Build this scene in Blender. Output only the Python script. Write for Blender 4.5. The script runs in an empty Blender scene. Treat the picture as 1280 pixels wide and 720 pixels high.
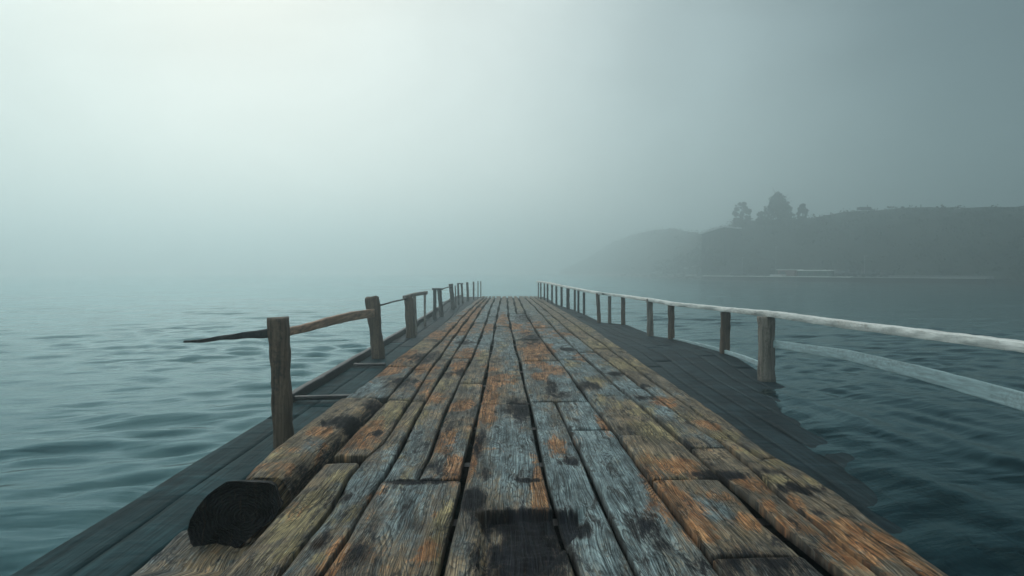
import bpy, bmesh, math, random
import numpy as np
from mathutils import Vector, Matrix, noise as mnoise
R = math.radians
random.seed(7); rng = np.random.default_rng(7)
scene = bpy.context.scene
COL = scene.collection

# ------------------------------------------------------------------ camera
F = 853.0; HOR = 339.0; VPX = 634.0; CAMZ = 1.5
pitch = math.atan((360-HOR)/F); yaw = -math.atan((640-VPX)/F)
cam = bpy.data.cameras.new('camera'); cam.sensor_width = 36; cam.lens = F/1280*36
cam.clip_start = .05; cam.clip_end = 9000
cam_o = bpy.data.objects.new('camera', cam); COL.objects.link(cam_o)
cam_o.location = (0, 0, CAMZ); cam_o.rotation_euler = (math.pi/2-pitch, 0, yaw)
scene.camera = cam_o
RM = np.array(cam_o.rotation_euler.to_matrix())
def ray(px, py):
    px = np.asarray(px, float); py = np.asarray(py, float)
    v = np.stack([(px-640)/F, -(py-360)/F, -np.ones_like(px*py)], -1)
    return v @ RM.T
def on_z(px, py, z):
    d = ray(px, py); t = (z-CAMZ)/d[..., 2]
    return d*t[..., None] + np.array([0, 0, CAMZ])
def on_y(px, py, Y):
    d = ray(px, py); t = Y/d[..., 1]
    return Vector((d*t[..., None] + np.array([0, 0, CAMZ])).tolist())
def proj(p):
    v = (np.asarray(p)-np.array([0, 0, CAMZ])) @ RM
    return 640+F*v[..., 0]/-v[..., 2], 360-F*v[..., 1]/-v[..., 2]

# ------------------------------------------------------------------ helpers
def mesh_np(name, verts, faces, mat, parent=None, smooth=True):
    me = bpy.data.meshes.new(name)
    me.from_pydata([tuple(v) for v in verts], [], [tuple(f) for f in faces]); me.update()
    if smooth: me.polygons.foreach_set('use_smooth', [True]*len(me.polygons))
    me.materials.append(mat)
    o = bpy.data.objects.new(name, me); COL.objects.link(o)
    if parent: o.parent = parent; o.matrix_parent_inverse = Matrix.Translation(-Vector(parent.location))
    return o
def obj(name, bm, mat, parent=None, smooth=False):
    me = bpy.data.meshes.new(name); bm.to_mesh(me); bm.free()
    if smooth: me.polygons.foreach_set('use_smooth', [True]*len(me.polygons))
    me.materials.append(mat)
    o = bpy.data.objects.new(name, me); COL.objects.link(o)
    if parent: o.parent = parent; o.matrix_parent_inverse = Matrix.Translation(-Vector(parent.location))
    return o
def tag(o, label=None, cat=None, group=None, kind=None):
    if label: o['label'] = label
    if cat: o['category'] = cat
    if group: o['group'] = group
    if kind: o['kind'] = kind
    return o
def empty(name, loc, label, cat, group=None):
    o = bpy.data.objects.new(name, None); COL.objects.link(o); o.location = loc
    o.empty_display_size = .2
    return tag(o, label, cat, group)
def ss(a, b, x):
    t = np.clip((np.asarray(x, float)-a)/(b-a), 0, 1); return t*t*(3-2*t)

def box(bm, c, s, rz=0, taper=1.0):
    M = Matrix.Rotation(rz, 3, 'Z'); vs = []
    for z in (-1, 1):
        k = taper if z > 0 else 1
        for x, y in ((-1, -1), (1, -1), (1, 1), (-1, 1)):
            vs.append(bm.verts.new(Vector(c)+M @ Vector((x*s[0]/2*k, y*s[1]/2*k, z*s[2]/2))))
    for f in ((3, 2, 1, 0), (4, 5, 6, 7), (0, 1, 5, 4), (1, 2, 6, 5), (2, 3, 7, 6), (3, 0, 4, 7)):
        bm.faces.new([vs[i] for i in f])
def sweep(bm, pts, w, h, jit=.0, seed=0, round_=.25, up=Vector((0, 0, 1)), sub=6, captaper=1.0):
    """rough timber swept along pts; w,h are numbers or per-point lists"""
    rnd = random.Random(seed)
    n = len(pts); W = w if hasattr(w, '__len__') else [w]*n; H = h if hasattr(h, '__len__') else [h]*n
    P = []; 
    for i in range(n-1):
        for k in range(sub):
            t = k/sub
            P.append((Vector(pts[i]).lerp(Vector(pts[i+1]), t), W[i]*(1-t)+W[i+1]*t, H[i]*(1-t)+H[i+1]*t))
    P.append((Vector(pts[-1]), W[-1], H[-1]))
    prof = []
    r = round_
    for sx, sy in ((1, 1), (-1, 1), (-1, -1), (1, -1)):
        a = ((sx*.5, sy*(.5-r*.5)), (sx*(.5-r*.15), sy*(.5-r*.15)), (sx*(.5-r*.5), sy*.5))
        prof += a if sx*sy > 0 else a[::-1]
    rings = []
    for i, (p, ww, hh) in enumerate(P):
        d = (P[min(i+1, len(P)-1)][0]-P[max(i-1, 0)][0]).normalized()
        s = d.cross(up).normalized(); u = s.cross(d).normalized()
        ring = []
        for j, (a, b) in enumerate(prof):
            q = p+s*a*ww+u*b*hh
            nn = mnoise.noise_vector(q*6+Vector((seed*3.1, j*.3, 0)))
            q += (s*nn.x+u*nn.y)*jit
            if i == len(P)-1 or i == 0: q += d*(rnd.random()-.5)*jit*2
            ring.append(bm.verts.new(q))
        rings.append(ring)
    m = len(prof)
    for a, b in zip(rings[:-1], rings[1:]):
        for j in range(m): bm.faces.new((a[j], a[(j+1) % m], b[(j+1) % m], b[j]))
    bm.faces.new(rings[0]); bm.faces.new(rings[-1][::-1])
    bmesh.ops.recalc_face_normals(bm, faces=bm.faces)

# ------------------------------------------------------------------ materials
def newmat(name):
    m = bpy.data.materials.new(name); m.use_nodes = True; nt = m.node_tree
    return m, nt, nt.nodes['Principled BSDF']
class N:
    def __init__(s, nt): s.nt = nt
    def n(s, t, **k):
        x = s.nt.nodes.new(t)
        for a, b in k.items(): setattr(x, a, b)
        return x
    def l(s, a, b): s.nt.links.new(a, b)
    def _set(s, inp, v):
        if isinstance(v, bpy.types.NodeSocket): s.l(v, inp)
        elif v is not None: inp.default_value = v
    def math(s, op, a, b=None, c=None, clamp=False):
        x = s.n('ShaderNodeMath', operation=op, use_clamp=clamp)
        for i, v in enumerate((a, b, c)):
            if v is not None: s._set(x.inputs[i], v)
        return x.outputs[0]
    def mix(s, f, a, b, mode='MIX'):
        x = s.n('ShaderNodeMix', data_type='RGBA', blend_type=mode)
        s._set(x.inputs[0], f)
        for i, v in ((6, a), (7, b)):
            if isinstance(v, tuple) and len(v) == 3: v = (*v, 1)
            s._set(x.inputs[i], v)
        return x.outputs[2]
    def noise(s, vec, scale, detail=4, rough=.55, dist=0, w=None):
        x = s.n('ShaderNodeTexNoise'); s.l(vec, x.inputs['Vector'])
        x.inputs['Scale'].default_value = scale; x.inputs['Detail'].default_value = detail
        x.inputs['Roughness'].default_value = rough; x.inputs['Distortion'].default_value = dist
        return x.outputs[0]
    def rng(s, v, a, b, c=0, d=1, smooth=False):
        x = s.n('ShaderNodeMapRange'); x.clamp = True
        if smooth: x.interpolation_type = 'SMOOTHSTEP'
        s.l(v, x.inputs[0]); x.inputs[1].default_value = a; x.inputs[2].default_value = b
        x.inputs[3].default_value = c; x.inputs[4].default_value = d
        return x.outputs[0]
    def mapping(s, vec, sc=(1, 1, 1), loc=(0, 0, 0), rot=(0, 0, 0)):
        x = s.n('ShaderNodeMapping'); s.l(vec, x.inputs[0])
        x.inputs['Scale'].default_value = sc; x.inputs['Location'].default_value = loc; x.inputs['Rotation'].default_value = rot
        return x.outputs[0]
    def add(s, a, b):
        x = s.n('ShaderNodeVectorMath', operation='ADD'); s.l(a, x.inputs[0]); s._set(x.inputs[1], b); return x.outputs[0]
    def bump(s, h, dist, strength=1, nrm=None):
        x = s.n('ShaderNodeBump'); s.l(h, x.inputs['Height']); x.inputs['Distance'].default_value = dist
        x.inputs['Strength'].default_value = strength
        if nrm: s.l(nrm, x.inputs['Normal'])
        return x.outputs[0]

def deck_material():
    m, nt, bs = newmat('weathered_painted_planks'); g = N(nt)
    uv = g.n('ShaderNodeUVMap', uv_map='UVMap').outputs[0]
    st = g.n('ShaderNodeAttribute', attribute_name='stain_shade')
    sep = g.n('ShaderNodeSeparateColor'); g.l(st.outputs['Color'], sep.inputs[0])
    a_or, a_dk, a_te = sep.outputs; a_oc = st.outputs['Alpha']
    pid = g.n('ShaderNodeAttribute', attribute_name='tone').outputs['Color']
    ps = g.n('ShaderNodeSeparateColor'); g.l(pid, ps.inputs[0]); p1, p2, p3 = ps.outputs
    # swirl the grain
    w = g.n('ShaderNodeTexNoise'); g.l(g.mapping(uv, (3.2, .9, 1)), w.inputs[0]); w.inputs['Scale'].default_value = 1.0; w.inputs['Detail'].default_value = 2
    wv = g.n('ShaderNodeVectorMath', operation='MULTIPLY_ADD'); g.l(w.outputs['Color'], wv.inputs[0]); wv.inputs[1].default_value = (.11, .0, 0); g.l(uv, wv.inputs[2])
    guv = wv.outputs[0]
    grain = g.noise(g.mapping(guv, (78, 1.5, 1)), 1, 6, .66)
    fine = g.noise(g.mapping(guv, (150, 4.5, 1)), 1, 3, .6)
    rings = g.n('ShaderNodeTexWave', wave_type='BANDS', bands_direction='X'); g.l(g.mapping(guv, (15, .7, 1)), rings.inputs[0])
    rings.inputs['Scale'].default_value = 1.6; rings.inputs['Distortion'].default_value = 7; rings.inputs['Detail'].default_value = 3; rings.inputs['Detail Scale'].default_value = .7
    ringv = rings.outputs['Fac']
    crack = g.noise(g.mapping(guv, (26, .8, 1), (3, 9, 0)), 1, 4, .6)
    crack = g.math('ABSOLUTE', g.math('SUBTRACT', crack, .5))
    crackm = g.rng(crack, .0, .014, 1, 0)
    crackm = g.math('MULTIPLY', crackm, g.rng(g.noise(g.mapping(uv, (5, 1.3, 1)), 1, 2), .50, .62))
    big = g.noise(g.mapping(uv, (3.8, 1.6, 1)), 1, 7, .66, .6)
    big2 = g.noise(g.mapping(uv, (11, 2.2, 1), (17, 5, 0)), 1, 7, .70, .8)
    big3 = g.noise(g.mapping(uv, (6, 2.4, 1), (7, 25, 0)), 1, 6, .68, .5)
    med = g.noise(g.mapping(uv, (14, 6, 1)), 1, 6, .7)
    chips = g.noise(g.mapping(uv, (60, 14, 1)), 1, 4, .7)
    def jag(attr, nz, lo=.36, hi=.60, k=1.0, ext=.55):
        v = g.math('ADD', g.math('MULTIPLY', attr, 1.05), g.math('MULTIPLY', g.math('SUBTRACT', g.rng(nz, .30, .70), .5), 1.15))
        v = g.math('ADD', v, g.math('MULTIPLY', g.math('SUBTRACT', g.rng(chips, .3, .7), .5), .40))
        v = g.math('ADD', v, g.math('MULTIPLY', g.math('SUBTRACT', g.rng(grain, .3, .7), .5), .30))
        return g.rng(v, lo, hi, 0, k, True)
    wood = g.mix(p1, (.095, .10, .098), (.22, .165, .108))
    wood = g.mix(g.rng(big, .42, .62), wood, (.33, .235, .14))
    teal = g.mix(g.rng(med, .35, .65), (.12, .175, .195), (.38, .48, .49))
    m_te = g.rng(g.math('ADD', g.math('ADD', g.math('MULTIPLY', a_te, .5), g.math('MULTIPLY', p2, .32)), g.math('ADD', g.math('MULTIPLY', g.math('SUBTRACT', big2, .5), 1.5), g.math('MULTIPLY', g.math('SUBTRACT', chips, .5), .5))), .10, .50, 0, .9, True)
    c = g.mix(m_te, wood, teal)
    ochre = g.mix(g.rng(med, .35, .65), (.26, .20, .085), (.50, .39, .20))
    c = g.mix(jag(a_oc, big3, .34, .85, .85), c, ochre)
    org = g.mix(g.rng(med, .38, .62), (.28, .10, .030), (.60, .31, .14))
    m_or = jag(a_or, big, .34, .74, .92)
    c = g.mix(m_or, c, org)
    # free patches of bare orange wood between the mapped ones
    free = g.math('MULTIPLY', g.rng(big3, .53, .64, 0, .7, True), g.rng(p3, .35, .9))
    c = g.mix(free, c, (.34, .18, .09))
    m_dk = jag(a_dk, big2, .34, 1.02, .93)
    freed = g.rng(g.math('ADD', g.math('MULTIPLY', big2, .6), g.math('MULTIPLY', med, .4)), .51, .64, 0, .62, True)
    m_dk = g.math('MAXIMUM', m_dk, g.math('MULTIPLY', freed, .95))
    c = g.mix(g.rng(m_dk, .02, .45, 0, .75), c, (.060, .036, .024))
    c = g.mix(m_dk, c, (.011, .013, .019))
    gr = g.rng(grain, .36, .60, .26, 1.32)
    c = g.mix(1.0, c, g.mix(0, gr, gr), 'MULTIPLY')
    cath = g.noise(g.mapping(guv, (6.5, .62, 1), (2, 4, 0)), 1, 2.0, .45)
    cf = g.math('FRACT', g.math('MULTIPLY', g.math('ADD', cath, g.math('MULTIPLY', grain, .022)), 34))
    line = g.rng(cf, .0, .55, 1, 0, True)
    lk = g.rng(g.noise(g.mapping(uv, (7, 2.2, 1), (31, 0, 0)), 1, 4, .6), .36, .60, .25, .88)
    line = g.math('MULTIPLY', line, lk)
    c = g.mix(line, c, (.020, .024, .027))
    tone = g.rng(g.noise(g.mapping(uv, (4.5, 1.7, 1), (11, 13, 0)), 1, 6, .66, .5), .33, .62, .50, 1.55)
    c = g.mix(1.0, c, g.mix(0, tone, tone), 'MULTIPLY')
    c = g.mix(g.rng(ringv, 0, .35, .30, 0), c, (.016, .017, .018))
    fl = g.math('MULTIPLY', g.math('MULTIPLY', g.rng(fine, .53, .66), g.rng(med, .42, .58, 0, .45)), g.rng(m_dk, .2, .8, 1, .12))
    c = g.mix(fl, c, (.42, .45, .43))
    c = g.mix(crackm, c, (.006, .007, .009))
    # knots
    vo = g.n('ShaderNodeTexVoronoi', feature='F1'); g.l(g.add(g.mapping(uv, (2.6, 1.0, 1)), g.mapping(w.outputs['Color'], (.25, .25, 0))), vo.inputs[0]); vo.inputs['Scale'].default_value = 1; vo.inputs['Randomness'].default_value = 1
    kn = g.rng(vo.outputs['Distance'], .05, .12, .85, 0, True)
    c = g.mix(kn, c, (.030, .018, .012))
    edge = g.n('ShaderNodeAttribute', attribute_name='edge').outputs['Fac']
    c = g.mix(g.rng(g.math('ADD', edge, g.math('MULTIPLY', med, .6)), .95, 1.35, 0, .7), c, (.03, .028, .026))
    g.l(g.rng(m_dk, 0, 1, .18, .04), bs.inputs['Specular IOR Level'])
    g.l(c, bs.inputs['Base Color'])
    rgh = g.rng(med, .3, .7, .55, .9); g.l(g.math('ADD', rgh, g.math('MULTIPLY', m_or, .1), clamp=True), bs.inputs['Roughness'])
    bs.inputs['Specular IOR Level'].default_value = .16
    h = g.math('ADD', g.math('MULTIPLY', grain, 1.0), g.math('MULTIPLY', ringv, .30))
    h = g.math('ADD', h, g.math('MULTIPLY', fine, .35))
    h = g.math('SUBTRACT', h, g.math('MULTIPLY', line, .75))
    h = g.math('SUBTRACT', h, g.math('MULTIPLY', crackm, 1.5))
    h = g.math('ADD', h, g.math('MULTIPLY', med, 1.1))
    h = g.math('SUBTRACT', h, g.math('MULTIPLY', kn, 1.0))
    g.l(g.bump(h, .011, 1.0), bs.inputs['Normal'])
    return m

def timber_material(name, c1, c2, c3, axis='Z', rough=.75, bump=.006, scale=1.0, wet=None, gmin=.3, gmax=1.25):
    m, nt, bs = newmat(name); g = N(nt)
    co = g.n('ShaderNodeTexCoord').outputs['Object']
    s = {'Z': (28, 28, 1.6), 'Y': (28, .9, 28)}[axis]
    s = tuple(v*scale for v in s)
    grain = g.noise(g.mapping(co, s), 1, 5, .65, .3)
    big = g.noise(g.mapping(co, tuple(max(v*.12, .5) for v in s)), 1, 5, .6)
    chips = g.noise(co, 24*scale, 5, .7)
    c = g.mix(g.rng(big, .38, .62), c1, c2)
    c = g.mix(g.rng(g.math('ADD', g.math('MULTIPLY', chips, .5), g.math('MULTIPLY', big, .5)), .52, .62, 0, .8), c, c3)
    gr = g.rng(grain, .34, .62, gmin, gmax)
    c = g.mix(1.0, c, g.mix(0, gr, gr), 'MULTIPLY')
    if wet is not None:                 # tide-mark: darker, algae-stained foot
        z = g.n('ShaderNodeSeparateXYZ'); g.l(g.n('ShaderNodeNewGeometry').outputs['Position'], z.inputs[0])
        k = g.math('ADD', z.outputs[2], g.math('MULTIPLY', chips, .12))
        c = g.mix(g.rng(k, wet-.03, wet+.05, .9, 0), c, (.012, .018, .020))
    g.l(c, bs.inputs['Base Color']); bs.inputs['Roughness'].default_value = rough
    h = g.math('ADD', grain, g.math('MULTIPLY', chips, .5))
    g.l(g.bump(h, bump), bs.inputs['Normal'])
    return m

def plain(name, c, rough=.8, var=.3, scale=2.0, bump=.0, c2=None):
    m, nt, bs = newmat(name); g = N(nt)
    co = g.n('ShaderNodeTexCoord').outputs['Object']
    nz = g.noise(co, scale, 5, .6)
    lo = tuple(v*(1-var) for v in c) if c2 is None else c2
    g.l(g.mix(g.rng(nz, .35, .65), lo, c), bs.inputs['Base Color'])
    bs.inputs['Roughness'].default_value = rough
    if bump: g.l(g.bump(nz, bump), bs.inputs['Normal'])
    return m

def water_material():
    m, nt, bs = newmat('lake_water'); g = N(nt)
    nt.nodes.remove(bs); out = nt.nodes['Material Output']
    co = g.n('ShaderNodeTexCoord').outputs['Object']
    wv = g.n('ShaderNodeTexNoise'); g.l(co, wv.inputs[0]); wv.inputs['Scale'].default_value = .35; wv.inputs['Detail'].default_value = 2
    v = g.add(g.mapping(co, (1, 1, 1), (0, 0, 0), (0, 0, R(-24))), wv.outputs['Color'])
    a = g.noise(g.mapping(v, (1.2, 4.2, 1)), 1.3, 4, .5)
    b = g.noise(g.mapping(v, (.25, 1.0, 1)), 1.0, 3, .5)
    n1 = g.bump(b, .08); n2 = g.bump(a, .016, 1, n1)
    gl = g.n('ShaderNodeBsdfGlossy'); gl.inputs['Roughness'].default_value = .10; g.l(n2, gl.inputs['Normal'])
    fr = g.n('ShaderNodeFresnel'); fr.inputs['IOR'].default_value = 1.34; g.l(n2, fr.inputs['Normal'])
    g.l(g.mix(g.rng(fr.outputs[0], .10, .55), (.32, .58, .66), (.85, .98, 1.0)), gl.inputs['Color'])
    tr = g.n('ShaderNodeBsdfTransparent'); tr.inputs[0].default_value = (.50, .74, .76, 1)
    df = g.n('ShaderNodeBsdfDiffuse'); df.inputs[0].default_value = (.003, .012, .016, 1)
    m1 = g.n('ShaderNodeMixShader'); m1.inputs[0].default_value = .40; g.l(tr.outputs[0], m1.inputs[1]); g.l(df.outputs[0], m1.inputs[2])
    m2 = g.n('ShaderNodeMixShader'); g.l(fr.outputs[0], m2.inputs[0]); g.l(m1.outputs[0], m2.inputs[1]); g.l(gl.outputs[0], m2.inputs[2])
    g.l(m2.outputs[0], out.inputs['Surface'])
    return m

def bed_material():
    m, nt, bs = newmat('lake_bed_bright_to_dark'); g = N(nt)
    co = g.n('ShaderNodeNewGeometry').outputs['Position']; sx = g.n('ShaderNodeSeparateXYZ'); g.l(co, sx.inputs[0])
    nz = g.noise(co, .35, 4, .6)
    k = g.rng(g.math('ADD', sx.outputs[0], g.math('MULTIPLY', g.math('SUBTRACT', nz, .5), 4)), -3.5, 0, 0, 1, True)
    c = g.mix(k, (.05, .16, .17), (.010, .018, .020)); g.l(c, bs.inputs['Base Color']); bs.inputs['Roughness'].default_value = .9  # bed colour graded to brighten the left water and darken the right
    return m

def wet_planks_material(name, dark, light, k=1.0):
    m, nt, bs = newmat(name); g = N(nt)
    uv = g.n('ShaderNodeNewGeometry').outputs['Position']
    grain = g.noise(g.mapping(uv, (34, 1.1, 34)), 1, 5, .6, .4)
    big = g.noise(g.mapping(uv, (2.6, .45, 2)), 1, 5, .6, .5)
    spots = g.noise(g.mapping(uv, (3, 1.4, 1), (5, 3, 0)), 1, 5, .7)
    ripple = g.noise(g.mapping(uv, (1.3, 2.6, 1), (0, 0, 0), (0, 0, R(-28))), 1, 4, .5, .6)
    c = g.mix(g.rng(big, .38, .62), dark, light)
    c = g.mix(g.rng(ripple, .48, .66, 0, .7), c, tuple(v*1.7 for v in light))  # paler wave-like streaks imitate ripple sheen in the colour
    c = g.mix(g.rng(spots, .62, .76, 0, .25*k), c, (.085, .085, .072))
    gr = g.rng(grain, .36, .6, .55, 1.15)
    c = g.mix(1.0, c, g.mix(0, gr, gr), 'MULTIPLY')
    g.l(c, bs.inputs['Base Color'])
    bs.inputs['Roughness'].default_value = .62
    bs.inputs['Specular IOR Level'].default_value = .05*k+.04
    bs.inputs['Specular Tint'].default_value = (.6, .95, 1, 1)
    n1 = g.bump(g.math('ADD', grain, g.math('MULTIPLY', big, 2.0)), .010)
    g.l(g.bump(ripple, .05, 1, n1), bs.inputs['Normal'])
    return m

M_deck = deck_material()
M_water = water_material()
M_wet = wet_planks_material('waterlogged_boards', (.008, .016, .021), (.019, .034, .041), 1.0)
M_wetl = wet_planks_material('dark_teal_boards', (.009, .028, .034), (.021, .052, .060), .0)  # matte teal colour imitates dark, ripple-streaked water
M_log = timber_material('old_edge_log', (.17, .13, .09), (.36, .20, .10), (.06, .06, .062), 'Y', bump=.012)
M_char = plain('charred_wood', (.012, .013, .016), .85, .6, 30, .01)
M_post = timber_material('brown_post_wood', (.095, .068, .047), (.18, .118, .078), (.04, .036, .032), 'Z', wet=-.33)
M_postg = timber_material('grey_post_wood', (.20, .185, .165), (.32, .27, .22), (.10, .09, .08), 'Z', wet=-.33)
M_postd = timber_material('dark_post_wood', (.045, .052, .055), (.075, .07, .065), (.02, .022, .024), 'Z', wet=-.33)
M_postp = timber_material('bleached_post_wood', (.24, .225, .20), (.30, .26, .22), (.12, .10, .09), 'Z', wet=-.33)
M_railb = timber_material('brown_rail_wood', (.28, .155, .09), (.46, .27, .16), (.13, .10, .08), 'Y')
M_branch = timber_material('blackened_rail_wood', (.030, .034, .036), (.05, .048, .046), (.015, .016, .018), 'Y')
M_white = timber_material('pale_painted_rail', (.80, .80, .76), (.84, .84, .80), (.62, .58, .52), 'Y', bump=.003, gmin=.66, gmax=1.08)
M_blue = timber_material('pale_blue_rail', (.40, .54, .56), (.52, .66, .68), (.32, .42, .43), 'Y', bump=.003, gmin=.7, gmax=1.1)
M_beam = timber_material('wet_dark_beam', (.018, .020, .023), (.035, .035, .036), (.012, .013, .015), 'Y', rough=.55)

# ------------------------------------------------------------------ pier deck
DZ = 0.0; WATER = -.40
S = [
 {720:150, 655:237, 603:300, 564:340, 545:365, 506:417, 470:467, 442:503, 420:533, 400:560, 384:582, 370:601},
 {720:265, 690:300, 647:340, 582:402, 542:440, 525:457, 502:482, 457:519, 425:553, 400:574, 384:590, 370:607},
 {720:348, 667:390, 635:415, 597:435, 571:457, 552:480, 502:512, 467:535, 445:550, 420:568, 400:583, 384:596, 370:611},
 {720:402, 670:435, 632:457, 600:477, 565:498, 532:515, 497:535, 467:552, 439:570, 420:582, 406:590, 384:603, 370:615},
 {720:478, 640:500, 600:522, 565:540, 512:557, 475:575, 452:587, 439:594, 404:607, 384:613, 370:620},
 {720:552, 640:570, 560:587, 500:601, 450:611, 420:617, 400:620, 370:627},
 {720:722, 680:707, 632:692, 580:679, 507:662, 447:649, 420:641, 400:636, 370:634},
 {720:797, 645:760, 600:741, 560:722, 505:695, 480:682, 450:670, 420:657, 400:648, 370:641},
 {720:907, 635:840, 580:797, 530:760, 492:730, 462:709, 445:694, 420:674, 400:661, 370:647},
 {720:1047, 655:965, 617:925, 592:895, 560:862, 545:845, 500:792, 482:770, 452:737, 439:721, 420:702, 400:684, 385:670, 370:654},
 {720:1105, 662:1030, 617:972, 582:937, 560:910, 520:852, 480:798, 452:761, 435:739, 420:720, 400:697, 385:679, 370:660},
 {720:1152, 685:1110, 650:1065, 615:1012, 590:980, 560:932, 540:905, 505:858, 487:833, 470:806, 455:788, 442:771, 420:740, 400:711, 385:689, 370:666},
 {720:1195, 665:1115, 620:1055, 590:1010, 565:964, 545:938, 527:915, 505:880, 470:829, 442:790, 420:757, 400:727, 385:699, 370:673},
]
YN = 3.0                      # from here nearer than the frame the boards simply run straight on
class Seam:
    def __init__(s, d):
        ys = sorted(d); xs = [d[y] for y in ys]
        yy = np.linspace(370, 720, 600); xx = np.interp(yy, ys, xs)
        k = np.hanning(25); k /= k.sum(); xp = np.pad(xx, 12, mode='reflect', reflect_type='odd'); xx = np.convolve(xp, k, 'valid')
        P = on_z(xx, yy, DZ); o = np.argsort(P[:, 1]); Yu = np.arange(P[o[0], 1], P[o[-1], 1]+.05, .05); Xu = np.interp(Yu, P[o, 1], P[o, 0])
        k = np.hanning(161); k /= k.sum(); Xs = np.convolve(np.pad(Xu, 80, mode='reflect', reflect_type='odd'), k, 'valid')
        k2 = np.hanning(321); k2 /= k2.sum(); Xs2 = np.convolve(np.pad(Xu, 160, mode='reflect', reflect_type='odd'), k2, 'valid')
        w1 = ss(7, 12, Yu); w2 = ss(14, 22, Yu); s.Y = Yu; s.X = (Xu*(1-w1)+Xs*w1)*(1-w2)+Xs2*w2
    def __call__(s, Y):
        Y = np.asarray(Y, float); x = np.interp(Y, s.Y, s.X)
        return np.where(Y < s.Y[0], s.X[0]+(Y-s.Y[0])*0.0, x)
seams = [Seam(d) for d in S]
def Ypx(py): return float(on_z(634, py, DZ)[1])
YEND = Ypx(370)

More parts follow.
